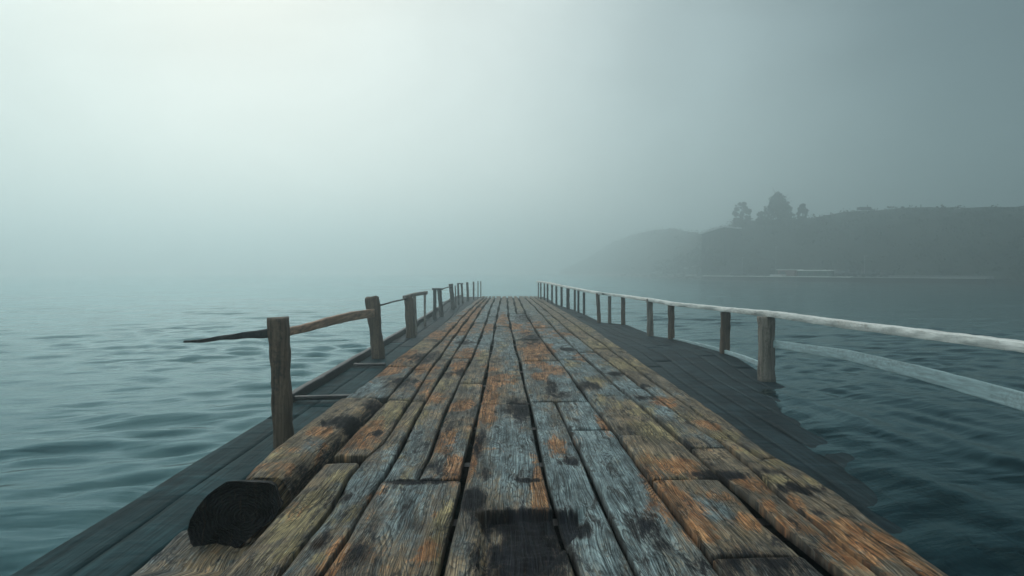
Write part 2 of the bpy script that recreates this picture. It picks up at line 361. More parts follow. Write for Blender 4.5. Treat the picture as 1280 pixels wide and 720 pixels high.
# stains: px, py, rx, ry, kind, strength, shear
O, D_, T, C_ = 0, 1, 2, 3
ST = [
 (590,391,9,7,O,1),(576,408,13,7,O,1),(628,399,6,6,O,.8),(670,407,11,5,O,.7),(643,408,9,4,O,.8),(611,409,8,5,O,.8),
 (650,436,8,4,O,.6),(675,435,14,7,O,1),(665,446,9,10,O,1),(690,462,13,6,O,.9),(676,471,8,5,O,1),(582,442,13,4,O,1),
 (486,461,16,7,O,.9),(512,445,18,5,O,.7),(530,461,13,5,O,.9),(573,457,9,7,O,1),(622,474,15,6,O,1),(611,501,8,18,O,1),
 (546,496,11,6,O,.6),(577,508,14,6,O,1),(556,551,11,9,O,1),(453,546,16,11,O,1),(470,530,8,10,O,.7),
 (370,565,26,10,O,.55),(400,545,16,7,O,.5),(335,590,24,8,O,.5),(350,572,30,12,C_,.6),(395,560,16,8,T,.7),
 (568,588,11,13,O,1),(545,640,5,9,O,.9),(468,628,13,26,O,.55),(530,692,13,14,O,.7),(418,700,14,20,O,.8),(460,700,20,14,O,.5),
 (592,570,6,22,O,.9),(674,600,8,28,O,1),(690,545,0,0,O,0),
 (818,600,18,14,O,.7),(840,622,18,16,O,.9),(870,664,14,14,O,.8),(848,585,24,12,O,.7),(933,651,9,8,O,.9),(890,690,20,8,O,.4),
 (935,604,15,9,O,1),(960,632,11,8,O,.8),(985,655,22,10,O,.6),(1078,682,30,17,O,1.1),(1055,662,22,12,O,1),(1018,652,16,7,O,.8),
 (1100,672,20,12,O,.7),(1000,628,15,6,O,.5),(1085,655,22,8,O,.5),(1125,700,30,14,O,.5),(1050,690,30,14,O,.6),
 (755,532,5,8,O,.9),(696,558,11,8,O,.8),(830,502,15,5,O,.8),(888,532,9,5,O,.8),(612,590,9,6,O,.4),(755,545,20,10,O,0),
 (940,565,16,5,C_,1),(978,602,20,7,C_,1),(785,455,24,7,C_,.8),(752,430,18,6,C_,.8),(725,410,14,5,C_,.7),(820,538,26,12,C_,.9),(800,512,22,8,C_,.7),(745,475,16,6,C_,.8),
 (860,520,20,7,C_,.7),(905,545,18,7,C_,.8),
 (385,640,30,30,C_,.9),(350,680,30,25,C_,.7),(420,600,16,14,C_,.8),(485,520,16,14,C_,1),(525,520,12,14,C_,.8),(555,662,14,40,C_,1),(505,545,10,20,C_,.5),
 (555,480,12,10,C_,.7),(560,440,14,5,C_,.5),(500,565,12,12,C_,.5),(400,700,12,12,C_,.8),(640,425,14,6,C_,.3),(590,545,8,14,C_,.6),
 (648,512,15,13,D_,1.1),(577,465,9,5,D_,1),(530,447,18,8,D_,.9),(737,482,18,6,D_,.9),(581,428,13,3,D_,.9),(665,423,15,9,D_,.8),(655,397,14,7,D_,.7),
 (710,437,11,2.5,D_,1.2),(769,467,9,2.5,D_,1.2),(804,482,9,2.5,D_,1),(500,478,22,7,D_,.9),(430,530,26,8,D_,1.1),(470,507,16,8,D_,.8),(470,541,7,4,D_,1),
 (600,552,8,18,D_,.9),(590,626,17,13,D_,1.3),(660,601,16,3,D_,1.1),(524,602,48,4,D_,1.1),(710,577,14,5,D_,.9),(610,592,14,9,D_,.6),
 (662,648,68,12,D_,1.4),(660,685,52,46,D_,1.15),(716,657,24,14,D_,1.3),(600,690,14,40,D_,.6),(805,655,24,24,D_,.9),(825,680,16,12,D_,.8),
 (950,706,60,20,D_,.9),(900,594,36,6,D_,1.2),(1000,612,28,8,D_,1.1),(870,700,24,24,D_,.5),(426,622,12,9,D_,1),(405,676,9,14,D_,.9),(447,692,16,26,D_,.8),(470,660,10,30,D_,.5),
 (560,468,10,4,D_,.8),(690,485,10,14,D_,.8),(700,493,20,5,D_,.7),(805,498,14,4,D_,.8),(560,535,14,12,D_,.6),(520,560,22,18,D_,.5),(540,585,20,14,D_,.7),(640,620,24,20,D_,.4),
 (920,520,30,8,D_,.3),(960,590,24,5,D_,.7),(1040,640,30,8,D_,.6),(870,555,20,10,D_,.6),(880,575,30,10,D_,.5),(960,675,30,12,D_,.5),
 (775,610,28,40,T,1.1),(750,555,26,26,T,1),(707,600,22,50,T,1),(740,505,18,14,T,.9),(700,470,18,18,T,.7),(790,490,36,10,T,1.1),(885,637,24,13,T,1.2),(820,510,24,8,T,.8),
 (640,560,24,40,T,1),(425,615,16,30,T,.8),(500,570,24,30,T,.8),(705,430,20,10,T,1),(620,390,40,12,T,.7),(600,425,30,10,T,.8),(640,450,12,30,T,.6),(510,620,30,40,T,.8),(740,640,20,60,T,1),(450,485,20,7,T,1),
 (675,540,12,50,T,.7),(720,460,20,12,T,.9),(560,580,20,30,T,.5),
]
# worn patches of the middle distance
ST2 = [(520,432,14,6,C_,.8),(548,418,12,5,O,.8),(604,445,8,7,C_,.8),(628,432,8,5,C_,.6),(700,418,14,4,O,.6),(640,470,12,10,C_,.5),(614,460,8,6,O,.7),
 (715,455,10,5,C_,.7),(760,500,20,8,C_,.6),(600,378,10,3,O,.6),(650,384,10,3,C_,.6),(560,430,8,5,O,.5),(498,505,16,8,C_,.8),(530,480,10,8,O,.6),
 (585,480,8,8,C_,.6),(600,525,8,12,O,.6),(505,600,10,14,C_,.6),(440,640,10,14,C_,.6),(360,640,24,14,O,.4),(820,575,20,10,C_,.6),(860,600,24,10,C_,.5),(850,640,26,20,O,.6),
 (1000,660,30,12,O,.6),(900,620,20,10,O,.6),(1010,600,16,6,C_,.8),(1060,640,20,8,C_,.6),(970,580,20,6,C_,.8),(725,445,12,5,O,.5),(655,415,10,4,O,.7),(690,400,10,3,C_,.6)]
def stain_field(X, Y):
    out = np.zeros(X.shape+(4,))
    for px, py, rx, ry, k, s in [t[:6] for t in ST+ST2]:
        if s == 0: continue
        q_ = {0: 1.35, 1: 1.05, 2: 1.1, 3: 1.2}[k]; rx *= q_; ry *= q_
        c = on_z(px, py, DZ); ex = on_z(px+rx, py, DZ)[0]-c[0]
        y1 = on_z(px, py-ry, DZ)[1]; y0 = on_z(px, py+ry, DZ)[1]; ey = (y1-y0)/2
        # patches follow the run of the boards (towards the vanishing line)
        dx = X-c[0]; dy = Y-c[1]
        q = (dx/ex)**2+(dy/ey)**2
        out[..., k] = np.maximum(out[..., k], s*np.exp(-q**1.3*.75))
    return out

DV, DF, DUV, DST, DTN, DED = [], [], [], [], [], []; voff = 0
def fbm(X, Y, seed, n=5, base=1.0, ax=1.0, ay=1.0):
    r = np.random.default_rng(seed); o = np.zeros_like(X)
    for i in range(n):
        for _ in range(3):
            a = r.uniform(0, 2*math.pi); f = base*2**i*r.uniform(.8, 1.3)
            o += np.sin(X*ax*f*math.cos(a)+Y*ay*f*math.sin(a)+r.uniform(0, 6.28))/(1.7**i)
    return o/4
def plank(i, j, pya, pyb, seed, gapL=None, gapR=None, dz=0.0, tone=None, thick=.065, rag0=.0, rag1=.0, dent=None):
    """one board between seam i and seam j, from screen row pya (near) to pyb (far) on the deck plane"""
    global voff
    r = np.random.default_rng(seed)
    Ya = Ypx(pya) if pya <= 720 else -2.5
    Yb = Ypx(pyb)
    pys = np.arange(min(pya, 735), pyb, -1.6)
    Ys = np.array([Ypx(p) for p in pys]) if len(pys) else np.array([])
    pre = np.arange(-2.5, Ypx(min(pya, 735))-.1, .25) if pya > 720 else np.array([])
    Ys = np.concatenate([pre, Ys[:], [Yb]]); Ys = Ys[(Ys >= Ya-1e-6)]
    Ys[0] = Ya+ (.008 if pya <= 720 else 0); Ys[-1] = Yb-.008
    Ys = np.unique(Ys)
    Dm = np.clip(Ys, 3, 60)
    gl = (.009+.0010*Dm) if gapL is None else gapL+0*Dm; gr = (.009+.0010*Dm) if gapR is None else gapR+0*Dm
    wob = lambda sd: .0035*fbm(Ys, Ys*0+sd, sd, 4, 2.2)
    XL = seams[i](Ys)+gl*(1+.5*np.sin(Ys*1.3+seed))/1+wob(seed+i*7); XR = seams[j](Ys)-gr*(1+.5*np.sin(Ys*1.1+seed*2))-wob(seed+j*13)
    XR = np.maximum(XR, XL+.02)
    wpx = (XR[-1 if pya > 720 else 0]-XL[-1 if pya > 720 else 0])
    nw = int(np.clip((XR-XL).max()/.011, 6, 40))
    t = np.linspace(0, 1, nw)
    # rounded long edges
    te = t.copy()
    X = XL[:, None]+(XR-XL)[:, None]*te[None, :]; Y = np.repeat(Ys[:, None], nw, 1)
    ex = np.minimum(X-XL[:, None], XR[:, None]-X)
    Z = np.full_like(X, DZ+dz+r.uniform(-.006, .006))
    Z -= .010*np.exp(-(ex/.012)**2)*(1+.8*fbm(X, Y, seed+5, 4, 9))
    Z += .0035*fbm(X, Y, seed+9, 5, 3.5, 2.5, 1)+ .006*(t[None, :]-.5)*np.sin(Ys*.7+seed)[:, None]
    # ragged near / far ends
    if rag0: Y[:3] += (rag0*np.abs(fbm(X[0], X[0]*0, seed+2, 4, 14)))[None, :]*np.array([1, .6, .25])[:, None]
    if rag1: Y[-3:] -= (rag1*np.abs(fbm(X[0], X[0]*0, seed+3, 4, 14)))[None, :]*np.array([.25, .6, 1])[:, None]
    for e, row in ((0, 0), (1, -1)): Z[row] -= .010
    if dent is not None: Z = dent(X, Y, Z)
    n0 = len(Ys); V = np.stack([X, Y, Z], -1)
    s4 = stain_field(X, Y)
    tn = r.uniform(0, 1, 3) if tone is None else np.array(tone)
    u0 = r.uniform(0, 40); v0 = r.uniform(0, 40)
    U = np.stack([X+u0, Y+v0], -1)
    top = V.reshape(-1, 3); nt_ = len(top)
    idx = np.arange(nt_).reshape(n0, nw)+voff
    a, b, c, d = idx[:-1, :-1], idx[:-1, 1:], idx[1:, 1:], idx[1:, :-1]
    DF.append(np.stack([a, b, c, d], -1).reshape(-1, 4))
    ring = np.concatenate([idx[0, :], idx[1:, -1], idx[-1, -2::-1], idx[-2:0:-1, 0]])
    rp = V.reshape(-1, 3)[ring-voff].copy(); rp[:, 2] = np.minimum(rp[:, 2]-.02, DZ+dz-thick)
    ri = np.arange(len(ring))+voff+nt_
    q = np.stack([ring, ri, np.roll(ri, -1), np.roll(ring, -1)], -1); DF.append(q)
    DV.append(top); DV.append(rp)
    DUV.append(U.reshape(-1, 2)); DUV.append(U.reshape(-1, 2)[ring-voff]+[0, 0])
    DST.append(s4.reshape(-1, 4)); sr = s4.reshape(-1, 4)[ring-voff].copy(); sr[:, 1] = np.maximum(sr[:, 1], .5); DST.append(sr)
    DTN.append(np.repeat(tn[None], nt_+len(ring), 0))
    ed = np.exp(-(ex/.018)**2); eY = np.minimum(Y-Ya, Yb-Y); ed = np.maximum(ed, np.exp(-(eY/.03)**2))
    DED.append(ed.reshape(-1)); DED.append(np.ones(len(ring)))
    voff += nt_+len(ring)

def dent_char(X, Y, Z):
    # burnt hollow with a splintered rim across the middle boards
    px, py = proj(np.stack([X, Y, np.zeros_like(X)], -1))
    rag = 5*fbm(X, Y, 77, 4, 11)
    rim = 638+rag*.9-.04*(px-660)
    side = np.minimum(px-(597+rag), (738-.9*np.maximum(py-650, 0))+rag-px)
    m = ss(0, 5, py-rim)*ss(0, 8, side)
    return Z-m*(.060+.016*fbm(X, Y, 5, 4, 20))+.012*np.exp(-((py-rim)/4)**2)*ss(-6, 6, side)*np.maximum(0, fbm(X, Y, 15, 4, 24))
NEAR = 740
# seam-to-seam boards: (i, j, [joints from near to far], tones)
plank(1, 2, NEAR, 577, 11, tone=(.5, .1, .2)); plank(1, 2, 569, 500, 12, tone=(.8, .0, .9), rag0=.02); plank(1, 2, 500, 462, 13, tone=(.3, .6, .8)); plank(1, 2, 462, 420, 14, tone=(.6, .2, .8)); plank(1, 2, 420, 388, 15, tone=(.4, .6, .2)); plank(1, 2, 388, 370, 16)
plank(2, 3, NEAR, 588, 21, tone=(.3, .7, .3)); plank(2, 3, 588, 501, 22, tone=(.6, .2, .6)); plank(2, 3, 501, 449, 23, tone=(.5, .3, .7)); plank(2, 3, 449, 415, 24, tone=(.4, .6, .2)); plank(2, 3, 415, 384, 25, tone=(.8, .1, 1)); plank(2, 3, 384, 370, 26)
plank(3, 5, NEAR, 601, 31, gapR=.022, tone=(.5, .3, .6)); plank(3, 4, 600, 447, 32, tone=(.7, .5, .5)); plank(3, 4, 447, 404, 33, tone=(.5, .5, .9)); plank(3, 4, 404, 370, 34, tone=(.4, .8, .3))
plank(4, 5, 600, 479, 42, gapR=.022, tone=(.4, .4, .8)); plank(4, 5, 479, 430, 43, tone=(.7, .5, .3)); plank(4, 5, 430, 396, 44, tone=(.4, .7, .5)); plank(4, 5, 396, 370, 45)
plank(5, 6, NEAR, 506, 51, gapL=.02, gapR=.018, tone=(.4, .5, .5), dent=dent_char); plank(5, 6, 505.6, 449, 52, gapL=.02, tone=(.7, .2, 1)); plank(5, 6, 449, 408, 53, tone=(.4, .6, .2)); plank(5, 6, 408, 370, 54, tone=(.6, .5, .7))
plank(6, 7, NEAR, 502, 61, gapL=.018, tone=(.4, .8, .2), dent=dent_char); plank(6, 8, 501.5, 451, 62, tone=(.4, .7, .3)); plank(6, 8, 451, 425, 63, tone=(.5, .2, .8)); plank(6, 8, 425, 392, 64, tone=(.2, .8, .3)); plank(6, 7, 392, 370, 65); plank(7, 8, 392, 370, 66)
plank(7, 8, NEAR, 537, 71, tone=(.5, 1., .0)); plank(7, 8, 537, 502, 72, tone=(.4, 1., .1))
plank(8, 9, NEAR, 697, 81, gapR=.04, tone=(.1, .1, .1)); plank(8, 9, 697, 600, 84, gapR=.04, tone=(.7, .2, .9)); plank(8, 9, 600, 545, 82, tone=(.9, .0, .8)); plank(8, 9, 545, 495, 83, tone=(.8, .0, .3)); plank(8, 9, 495, 450, 85, tone=(.5, .5, .5)); plank(8, 9, 450, 410, 86, tone=(.3, 1, .2)); plank(8, 9, 410, 370, 87, tone=(.5, .6, .4))
plank(9, 10, NEAR, 560, 91, gapL=.040, tone=(.8, .0, .9)); plank(9, 10, 560, 486, 93, tone=(.2, .7, .2)); plank(9, 10, 486, 440, 94, tone=(.4, 1, .0)); plank(9, 10, 440, 395, 95, tone=(.5, .7, .2)); plank(9, 10, 395, 370, 96)
plank(10, 11, NEAR, 548, 101, tone=(.9, .0, 1)); plank(10, 11, 548, 436, 103, tone=(.9, .1, .5)); plank(10, 11, 436, 370, 105, tone=(1, .1, .6))
plank(11, 12, NEAR, 572, 111, tone=(.8, .0, .9)); plank(11, 12, 572, 440, 114, dz=-.006, tone=(.8, .3, .1)); plank(11, 12, 440, 370, 115, dz=-.006, tone=(.7, .4, .1))
plank(0, 1, 497, 458, 121, tone=(.3, .9, .2)); plank(0, 1, 458, 425, 122, tone=(.9, .0, 1)); plank(0, 1, 425, 395, 123, tone=(.3, .4, .2)); plank(0, 1, 395, 370, 124)

V = np.concatenate(DV); Fq = np.concatenate(DF); UVv = np.concatenate(DUV); STv = np.concatenate(DST); TNv = np.concatenate(DTN); EDv = np.concatenate(DED)
def big_mesh(name, V, Fq, mat, parent=None):
    me = bpy.data.meshes.new(name)
    me.vertices.add(len(V)); me.vertices.foreach_set('co', V.astype(np.float32).ravel())
    me.loops.add(len(Fq)*4); me.loops.foreach_set('vertex_index', Fq.astype(np.int32).ravel())
    me.polygons.add(len(Fq)); me.polygons.foreach_set('loop_start', np.arange(0, len(Fq)*4, 4, dtype=np.int32))
    me.polygons.foreach_set('use_smooth', np.ones(len(Fq), bool))
    me.update(calc_edges=True); me.validate()
    me.materials.append(mat)
    o = bpy.data.objects.new(name, me); COL.objects.link(o)
    if parent: o.parent = parent; o.matrix_parent_inverse = Matrix.Translation(-Vector(parent.location))
    return o, me
pier = empty('wooden_pier', (0, 3, WATER), 'long wooden pier of weathered planks with peeling blue and orange paint', 'pier')
deck, me = big_mesh('deck', V, Fq, M_deck, pier)
uvl = me.uv_layers.new(name='UVMap'); uvl.data.foreach_set('uv', UVv[Fq.ravel()].astype(np.float32).ravel())
ca = me.color_attributes.new('stain_shade', 'FLOAT_COLOR', 'POINT'); ca.data.foreach_set('color', STv.astype(np.float32).ravel())
ct = me.color_attributes.new('tone', 'FLOAT_COLOR', 'POINT'); ct.data.foreach_set('color', np.concatenate([TNv, np.ones((len(TNv), 1))], 1).astype(np.float32).ravel())
ea = me.attributes.new('edge', 'FLOAT', 'POINT'); ea.data.foreach_set('value', EDv.astype(np.float32))

# the big edge log on the left with its broken, blackened end
def log_mesh(Y0, Y1, z0, z1, zb, name, mat, seed, endcap=True, n=70, shoulder=.26, tone=(.9, .05, .75)):
    bm = bmesh.new(); rings = []; info = []; m = 15
    for a in range(n):
        t = a/(n-1); Y = Y0+(Y1-Y0)*t
        zt = z0+(z1-z0)*t
        # edges looked up where the log's shoulders meet the sight line of the traced edge
        py = float(proj(np.array([0, Y, zt-.03]))[1]); Yd = Ypx(min(max(py, 371), 719))
        sc = Y/Yd
        xl = float(seams[0](Yd))*sc+.01; xr = float(seams[1](Yd))*sc-.03*sc-.10*(1-t)
        ring = []
        for k in range(m):
            s = k/(m-1); x = xl+(xr-xl)*s
            e = min(s, 1-s)*2
            hgt = (1-(1-min(e/(.30 if s < .5 else .5), 1))**2)
            z = zt-(1-hgt)*shoulder*(1-.3*t)*(.22 if s < .5 else 1)
            nn = mnoise.fractal(Vector((x*7, Y*1.6, seed)), 1, 2, 4)*.016
            oy = 0
            if a == 0: oy = .05*mnoise.noise(Vector((s*5, seed, 1)))+.10*abs(s-.5)
            if a == 0 or a == 1: z -= .01
            ring.append(bm.verts.new((x, Y+oy, z+nn)))
        for k in range(m-1, -1, -1):
            v = ring[k]; ring.append(bm.verts.new((v.co.x*1.0+(.02 if k > m/2 else -.0), v.co.y, min(zb, v.co.z-.02))))
        rings.append(ring); info.append((sc, Yd))
    L = len(rings[0])
    for A, B in zip(rings[:-1], rings[1:]):
        for k in range(L): bm.faces.new((A[k], A[(k+1) % L], B[(k+1) % L], B[k]))
    if endcap: bm.faces.new(rings[0][::-1]); bm.faces.new(rings[-1])
    bmesh.ops.recalc_face_normals(bm, faces=bm.faces)
    o = obj(name, bm, mat, pier, True); me = o.data; nv = len(me.vertices)
    co = np.array([v.co[:] for v in me.vertices]); ri = np.minimum(np.arange(nv)//L, n-1); sc_ = np.array([q[0] for q in info])[ri]; yd_ = np.array([q[1] for q in info])[ri]
    st4 = stain_field(co[:, 0]/sc_, yd_); st4 = st4*(1 if tone[0] > .5 else 0); st4[:, 3] = np.maximum(st4[:, 3], .25 if tone[0] > .5 else 0)
    st4[:, 1] = np.maximum(st4[:, 1], .7*ss(.62, .95, (co[:, 0]-co[:, 0].min())/(np.ptp(co[:, 0])))*(np.arange(nv) % L < m))  # shade of the right flank painted in through the dark channel
    c1 = me.color_attributes.new('stain_shade', 'FLOAT_COLOR', 'POINT'); c1.data.foreach_set('color', st4.astype(np.float32).ravel())
    c2 = me.color_attributes.new('tone', 'FLOAT_COLOR', 'POINT'); c2.data.foreach_set('color', np.tile(np.array([*tone, 1], np.float32), nv))
    u = me.uv_layers.new(name='UVMap'); li = np.empty(len(me.loops), np.int32); me.loops.foreach_get('vertex_index', li)
    u.data.foreach_set('uv', np.stack([co[li, 0]+seed-co[li, 2]*.8, co[li, 1]+seed], -1).astype(np.float32).ravel())
    return o, None
logt, _ = log_mesh(4.63, 8.05, .10, .0, -.34, 'edge_log', M_deck, 3, shoulder=.13)
tag(logt, label='thick brown log along the left edge ending in a black broken face')
# blackened broken end-face: a jagged hollow set into the log's end
bm = bmesh.new()
outl = [(283,603),(300,601),(318,602),(335,603),(343,607),(347,622),(352,632),(342,648),(322,664),(300,684),(285,689),(262,691),(246,689),(238,680),(235,663),(237,650),(246,634),(258,620),(270,611)]
pf = [on_y(x, y, 4.52+.03*math.sin(i*1.9)) for i, (x, y) in enumerate(outl)]
cx = sum((p for p in pf), Vector())/len(pf)
rr = []
for depth, k in ((0, 1.0), (.02, .93), (.045, .8), (.06, .5)):
    rr.append([bm.verts.new(cx+(p-cx)*k*(1+.05*mnoise.noise(p*9+Vector((depth*50, 0, 0))))+Vector((0, depth+.02*mnoise.noise(p*14), 0))) for p in pf])
back = [bm.verts.new(cx+(p-cx)*(.95+.04*mnoise.noise(p*17))+Vector((0, .10+.04*mnoise.noise(p*11), -.012))) for p in pf]
n = len(pf)
for A, B in zip(rr[:-1], rr[1:]):
    for k in range(n): bm.faces.new((A[k], A[(k+1) % n], B[(k+1) % n], B[k]))
bm.faces.new(rr[-1])
for k in range(n): bm.faces.new((rr[0][k], back[k], back[(k+1) % n], rr[0][(k+1) % n]))
bmesh.ops.recalc_face_normals(bm, faces=bm.faces)
mc, nt, bs = newmat('burnt_end_grain'); g = N(nt); gp = g.n('ShaderNodeNewGeometry').outputs['Position']
wvr = g.n('ShaderNodeTexWave', wave_type='RINGS', rings_direction='Y'); g.l(g.mapping(gp, (1, 1, 1.25), (-cx.x-.06, 0, -cx.z*1.25+.05)), wvr.inputs[0])
wvr.inputs['Scale'].default_value = 13; wvr.inputs['Distortion'].default_value = 5; wvr.inputs['Detail'].default_value = 4; wvr.inputs['Detail Scale'].default_value = 2
ck = g.noise(g.mapping(gp, (38, 3, 3)), 1, 5, .6, .5)
c = g.mix(g.rng(wvr.outputs['Fac'], .2, .9, 0, .6), (.006, .007, .010), (.024, .023, .024)); c = g.mix(g.rng(ck, .56, .66), c, (.045, .030, .022))
g.l(c, bs.inputs['Base Color']); bs.inputs['Roughness'].default_value = .7; bs.inputs['Specular IOR Level'].default_value = .3
g.l(g.bump(g.math('ADD', wvr.outputs['Fac'], g.math('MULTIPLY', ck, 2.5)), .02), bs.inputs['Normal'])
be = obj('broken_end', bm, mc, logt, False)
# the lower timber in front of it
lt, _ = log_mesh(-2.0, 4.85, -.34, -.34, -.55, 'lower_timber', M_deck, 9, shoulder=.14, tone=(.15, .35, .0))
def fix_lower(o):
    for v in o.data.vertices:
        Y = v.co.y; k = 1.0
        # straight timber: outer edge through the traced corner points
        L0 = on_z(150, 720, -.34); L1 = on_z(237, 655, -.34)
        tt = (Y-L0[1])/(L1[1]-L0[1]); xl = L0[0]+(L1[0]-L0[0])*min(max(tt, -1), 2)*.6
        xr = -1.50
        v.co.x = xl+(xr-xl)*(v.index % 30)/14 if (v.index % 30) < 15 else xl+(xr-xl)*(29-(v.index % 30))/14
fix_lower(lt)

# cross joists, stringers and piles under the boards (seen through the gaps)
bmj = bmesh.new()
for k in range(34):
    yj = -2.2+k*1.31; x0 = -1.30 if yj < 8.2 else -1.75
    box(bmj, ((x0+2.0)/2, yj, -.165), (2.0-x0, .12, .10))
obj('joist', bmj, M_beam, pier)
for x in (-1.2, 0.05, 1.3, 2.13):
    bm = bmesh.new(); sweep(bm, [(x, -2.5, -.275), (x, 20, -.275), (x, YEND-.3, -.275)], .14, .115, .004, int(x*10), sub=8); obj('stringer', bm, M_beam, pier)
k = 0
for y in np.arange(1.5, YEND, 5.2):
    for x in (-1.62, 1.95):
        bm = bmesh.new(); sweep(bm, [(x, y, -1.35), (x, y, -.33)], .2, .2, .006, k, .9, Vector((0, 1, 0)), 3); obj('pile', bm, M_beam, pier, True); k += 1

# ------------------------------------------------------------------ low side walkways
def wz(Y):                # top of the waterlogged side walkways: they climb to the deck at the far end
    return -.345+.305*ss(24, 37, Y)
walkL = empty('side_walkway', (-2.5, 12, WATER), 'low waterlogged boardwalk strip on the water along the left side of the pier', 'boardwalk')
walkR = empty('side_walkway', (3.5, 12, WATER), 'broad low dark boardwalk half under water along the right side of the pier', 'boardwalk')
sinkL = lambda x, Y: .012*float(1-ss(13, 18, Y))+.008*float(ss(.55, 0, (x+3.05)))*float(1-ss(8.5, 9.5, Y))
def walk_board(parent, fl, fr, Y0, Y1, seed, sink=None, mat=M_wet):
    Ys = np.linspace(Y0, Y1, int((Y1-Y0)/.25)+2); bm = bmesh.new(); rows = []
    for i, Y in enumerate(Ys):
        xl, xr = fl(Y), fr(Y); row = []
        for s in np.linspace(0, 1, 6):
            x = xl+(xr-xl)*s; z = float(wz(Y))+.008*mnoise.noise(Vector((x*3, Y*.8, seed)))+.002*math.sin(seed*7)
            if sink: z -= sink(x, Y)
            if s in (0, 1): z -= .003
            row.append(bm.verts.new((x, Y, z)))
        row += [bm.verts.new((row[-1].co.x, Y, row[-1].co.z-.05)), bm.verts.new((row[0].co.x, Y, row[0].co.z-.05))]
        rows.append(row)
    for A, B in zip(rows[:-1], rows[1:]):
        for k in range(8): bm.faces.new((A[k], A[(k+1) % 8], B[(k+1) % 8], B[k]))
    bm.faces.new(rows[0][::-1]); bm.faces.new(rows[-1]); bmesh.ops.recalc_face_normals(bm, faces=bm.faces)
    return obj('walkway_board', bm, mat, parent, True)
def lin(x): return lambda Y: x
dl = lambda Y: float(seams[0](min(max(Y, 3.5), YEND)))-.02
n = 3
for k in range(n):
    fa = lambda Y, k=k: -3.05+(dl(Y)+3.05)*(k/n)+.003
    fb = lambda Y, k=k: -3.05+(dl(Y)+3.05)*((k+1)/n)-.003
    cuts = [(-2.0, 8.6+k*.7), (8.62+k*.7, 17.5-k*.9), (17.53-k*.9, 28+k), (28.03+k, YEND-.2)]
    for j, (a, b) in enumerate(cuts): walk_board(walkL, fa, fb, a, b, k*5+j, sinkL, M_wetl if j < 2 else M_wet)
# outer dark beam of the left walkway
bm = bmesh.new(); sweep(bm, [(-3.08, 9.25, -.32), (-3.06, 12, -.30), (-3.07, 20, -.29), (-3.06, 28, -.2), (-3.0, 37, .0), (-2.7, YEND, .02)], .10, .17, .01, 4, sub=14); tag(obj('edge_beam', bm, M_beam, walkL, True))
# cross battens
for (a, b, y) in ((( 372,), (417,), 9.6),):
    bm = bmesh.new(); sweep(bm, [(-3.0, 9.6, -.29), (-2.0, 9.75, -.29)], .10, .06, .006, 5); obj('batten', bm, M_beam, walkL, True)
bm = bmesh.new(); sweep(bm, [(-2.95, 13.1, -.30), (-2.35, 13.15, -.30)], .16, .05, .006, 6); obj('batten', bm, M_beam, walkL, True)

# right walkway outline from the post feet
def solveY(py):           # distance at which a foot standing on the walkway shows at screen row py
    lo, hi = 3.0, 60.0
    for _ in range(60):
        mid = (lo+hi)/2
        if float(proj(np.array([0, mid, float(wz(mid))]))[1]) > py: lo = mid
        else: hi = mid
    return lo
RP = [ # foot px, py, top py, width px, lean px, material
 (958,473,395,18,0,'g'),(906,442,388,11,1,'b'),(839,424,380,7.5,0,'b'),(813,420,372,7.5,-1,'g'),(779,406,368,5,0,'b2'),
 (762,404,369,4,0,'g'),(749,403.5,365,4.5,-2,'b2'),(730,394,364,3,0,'d'),(723,391,361,2.6,0,'d'),(718.5,389,358,2.6,0,'d'),
 (710,386,356.5,4.2,0,'d'),(702,383.5,354.5,2.8,0,'d'),(695.5,381.5,353.5,2.6,0,'d'),(690,379.5,353,2.3,0,'d'),(684.5,378,352,2.2,0,'d'),(680.5,376.5,352,1.9,0,'d'),(676,375,351.5,1.8,0,'d'),(673,374,351.5,1.4,0,'d')]
feet = []
for px, py, *_r in RP:
    Y = solveY(py); p = on_y(px, py, Y); feet.append(p)
fY = np.array([p.y for p in feet]); fX = np.array([p.x for p in feet]); o_ = np.argsort(fY); fY = fY[o_]; fX = fX[o_]
outR = lambda Y: float(np.interp(Y, fY, fX))+.12
dr = lambda Y: float(seams[12](min(max(Y, 3.5), YEND)))+.02
n = 7
for k in range(n):
    fa = lambda Y, k=k: dr(Y)+(max(outR(Y), dr(Y)+.3)-dr(Y))*(k/n)+.004
    fb = lambda Y, k=k: dr(Y)+(max(outR(Y), dr(Y)+.3)-dr(Y))*((k+1)/n)-.004
    st = 8.6+1.6*abs(math.sin(k*2.3+.5))-.3*k
    cuts = [(4.4+.8*math.sin(k*3), 15+math.sin(k*5)*2), (15.03+math.sin(k*5)*2, 25+2*math.cos(k*3)), (25.03+2*math.cos(k*3), YEND-.2)]
    for j, (a, b) in enumerate(cuts):
        walk_board(walkR, fa, fb, a, b, 40+k*5+j, sink=lambda x, Y: .012*float(1-ss(11, 16, Y))+.075*float(ss(-1.7, 1.3, x-(2.35+(Y-3.6)*.285)))*float(1-ss(11.0, 15.0, Y)))

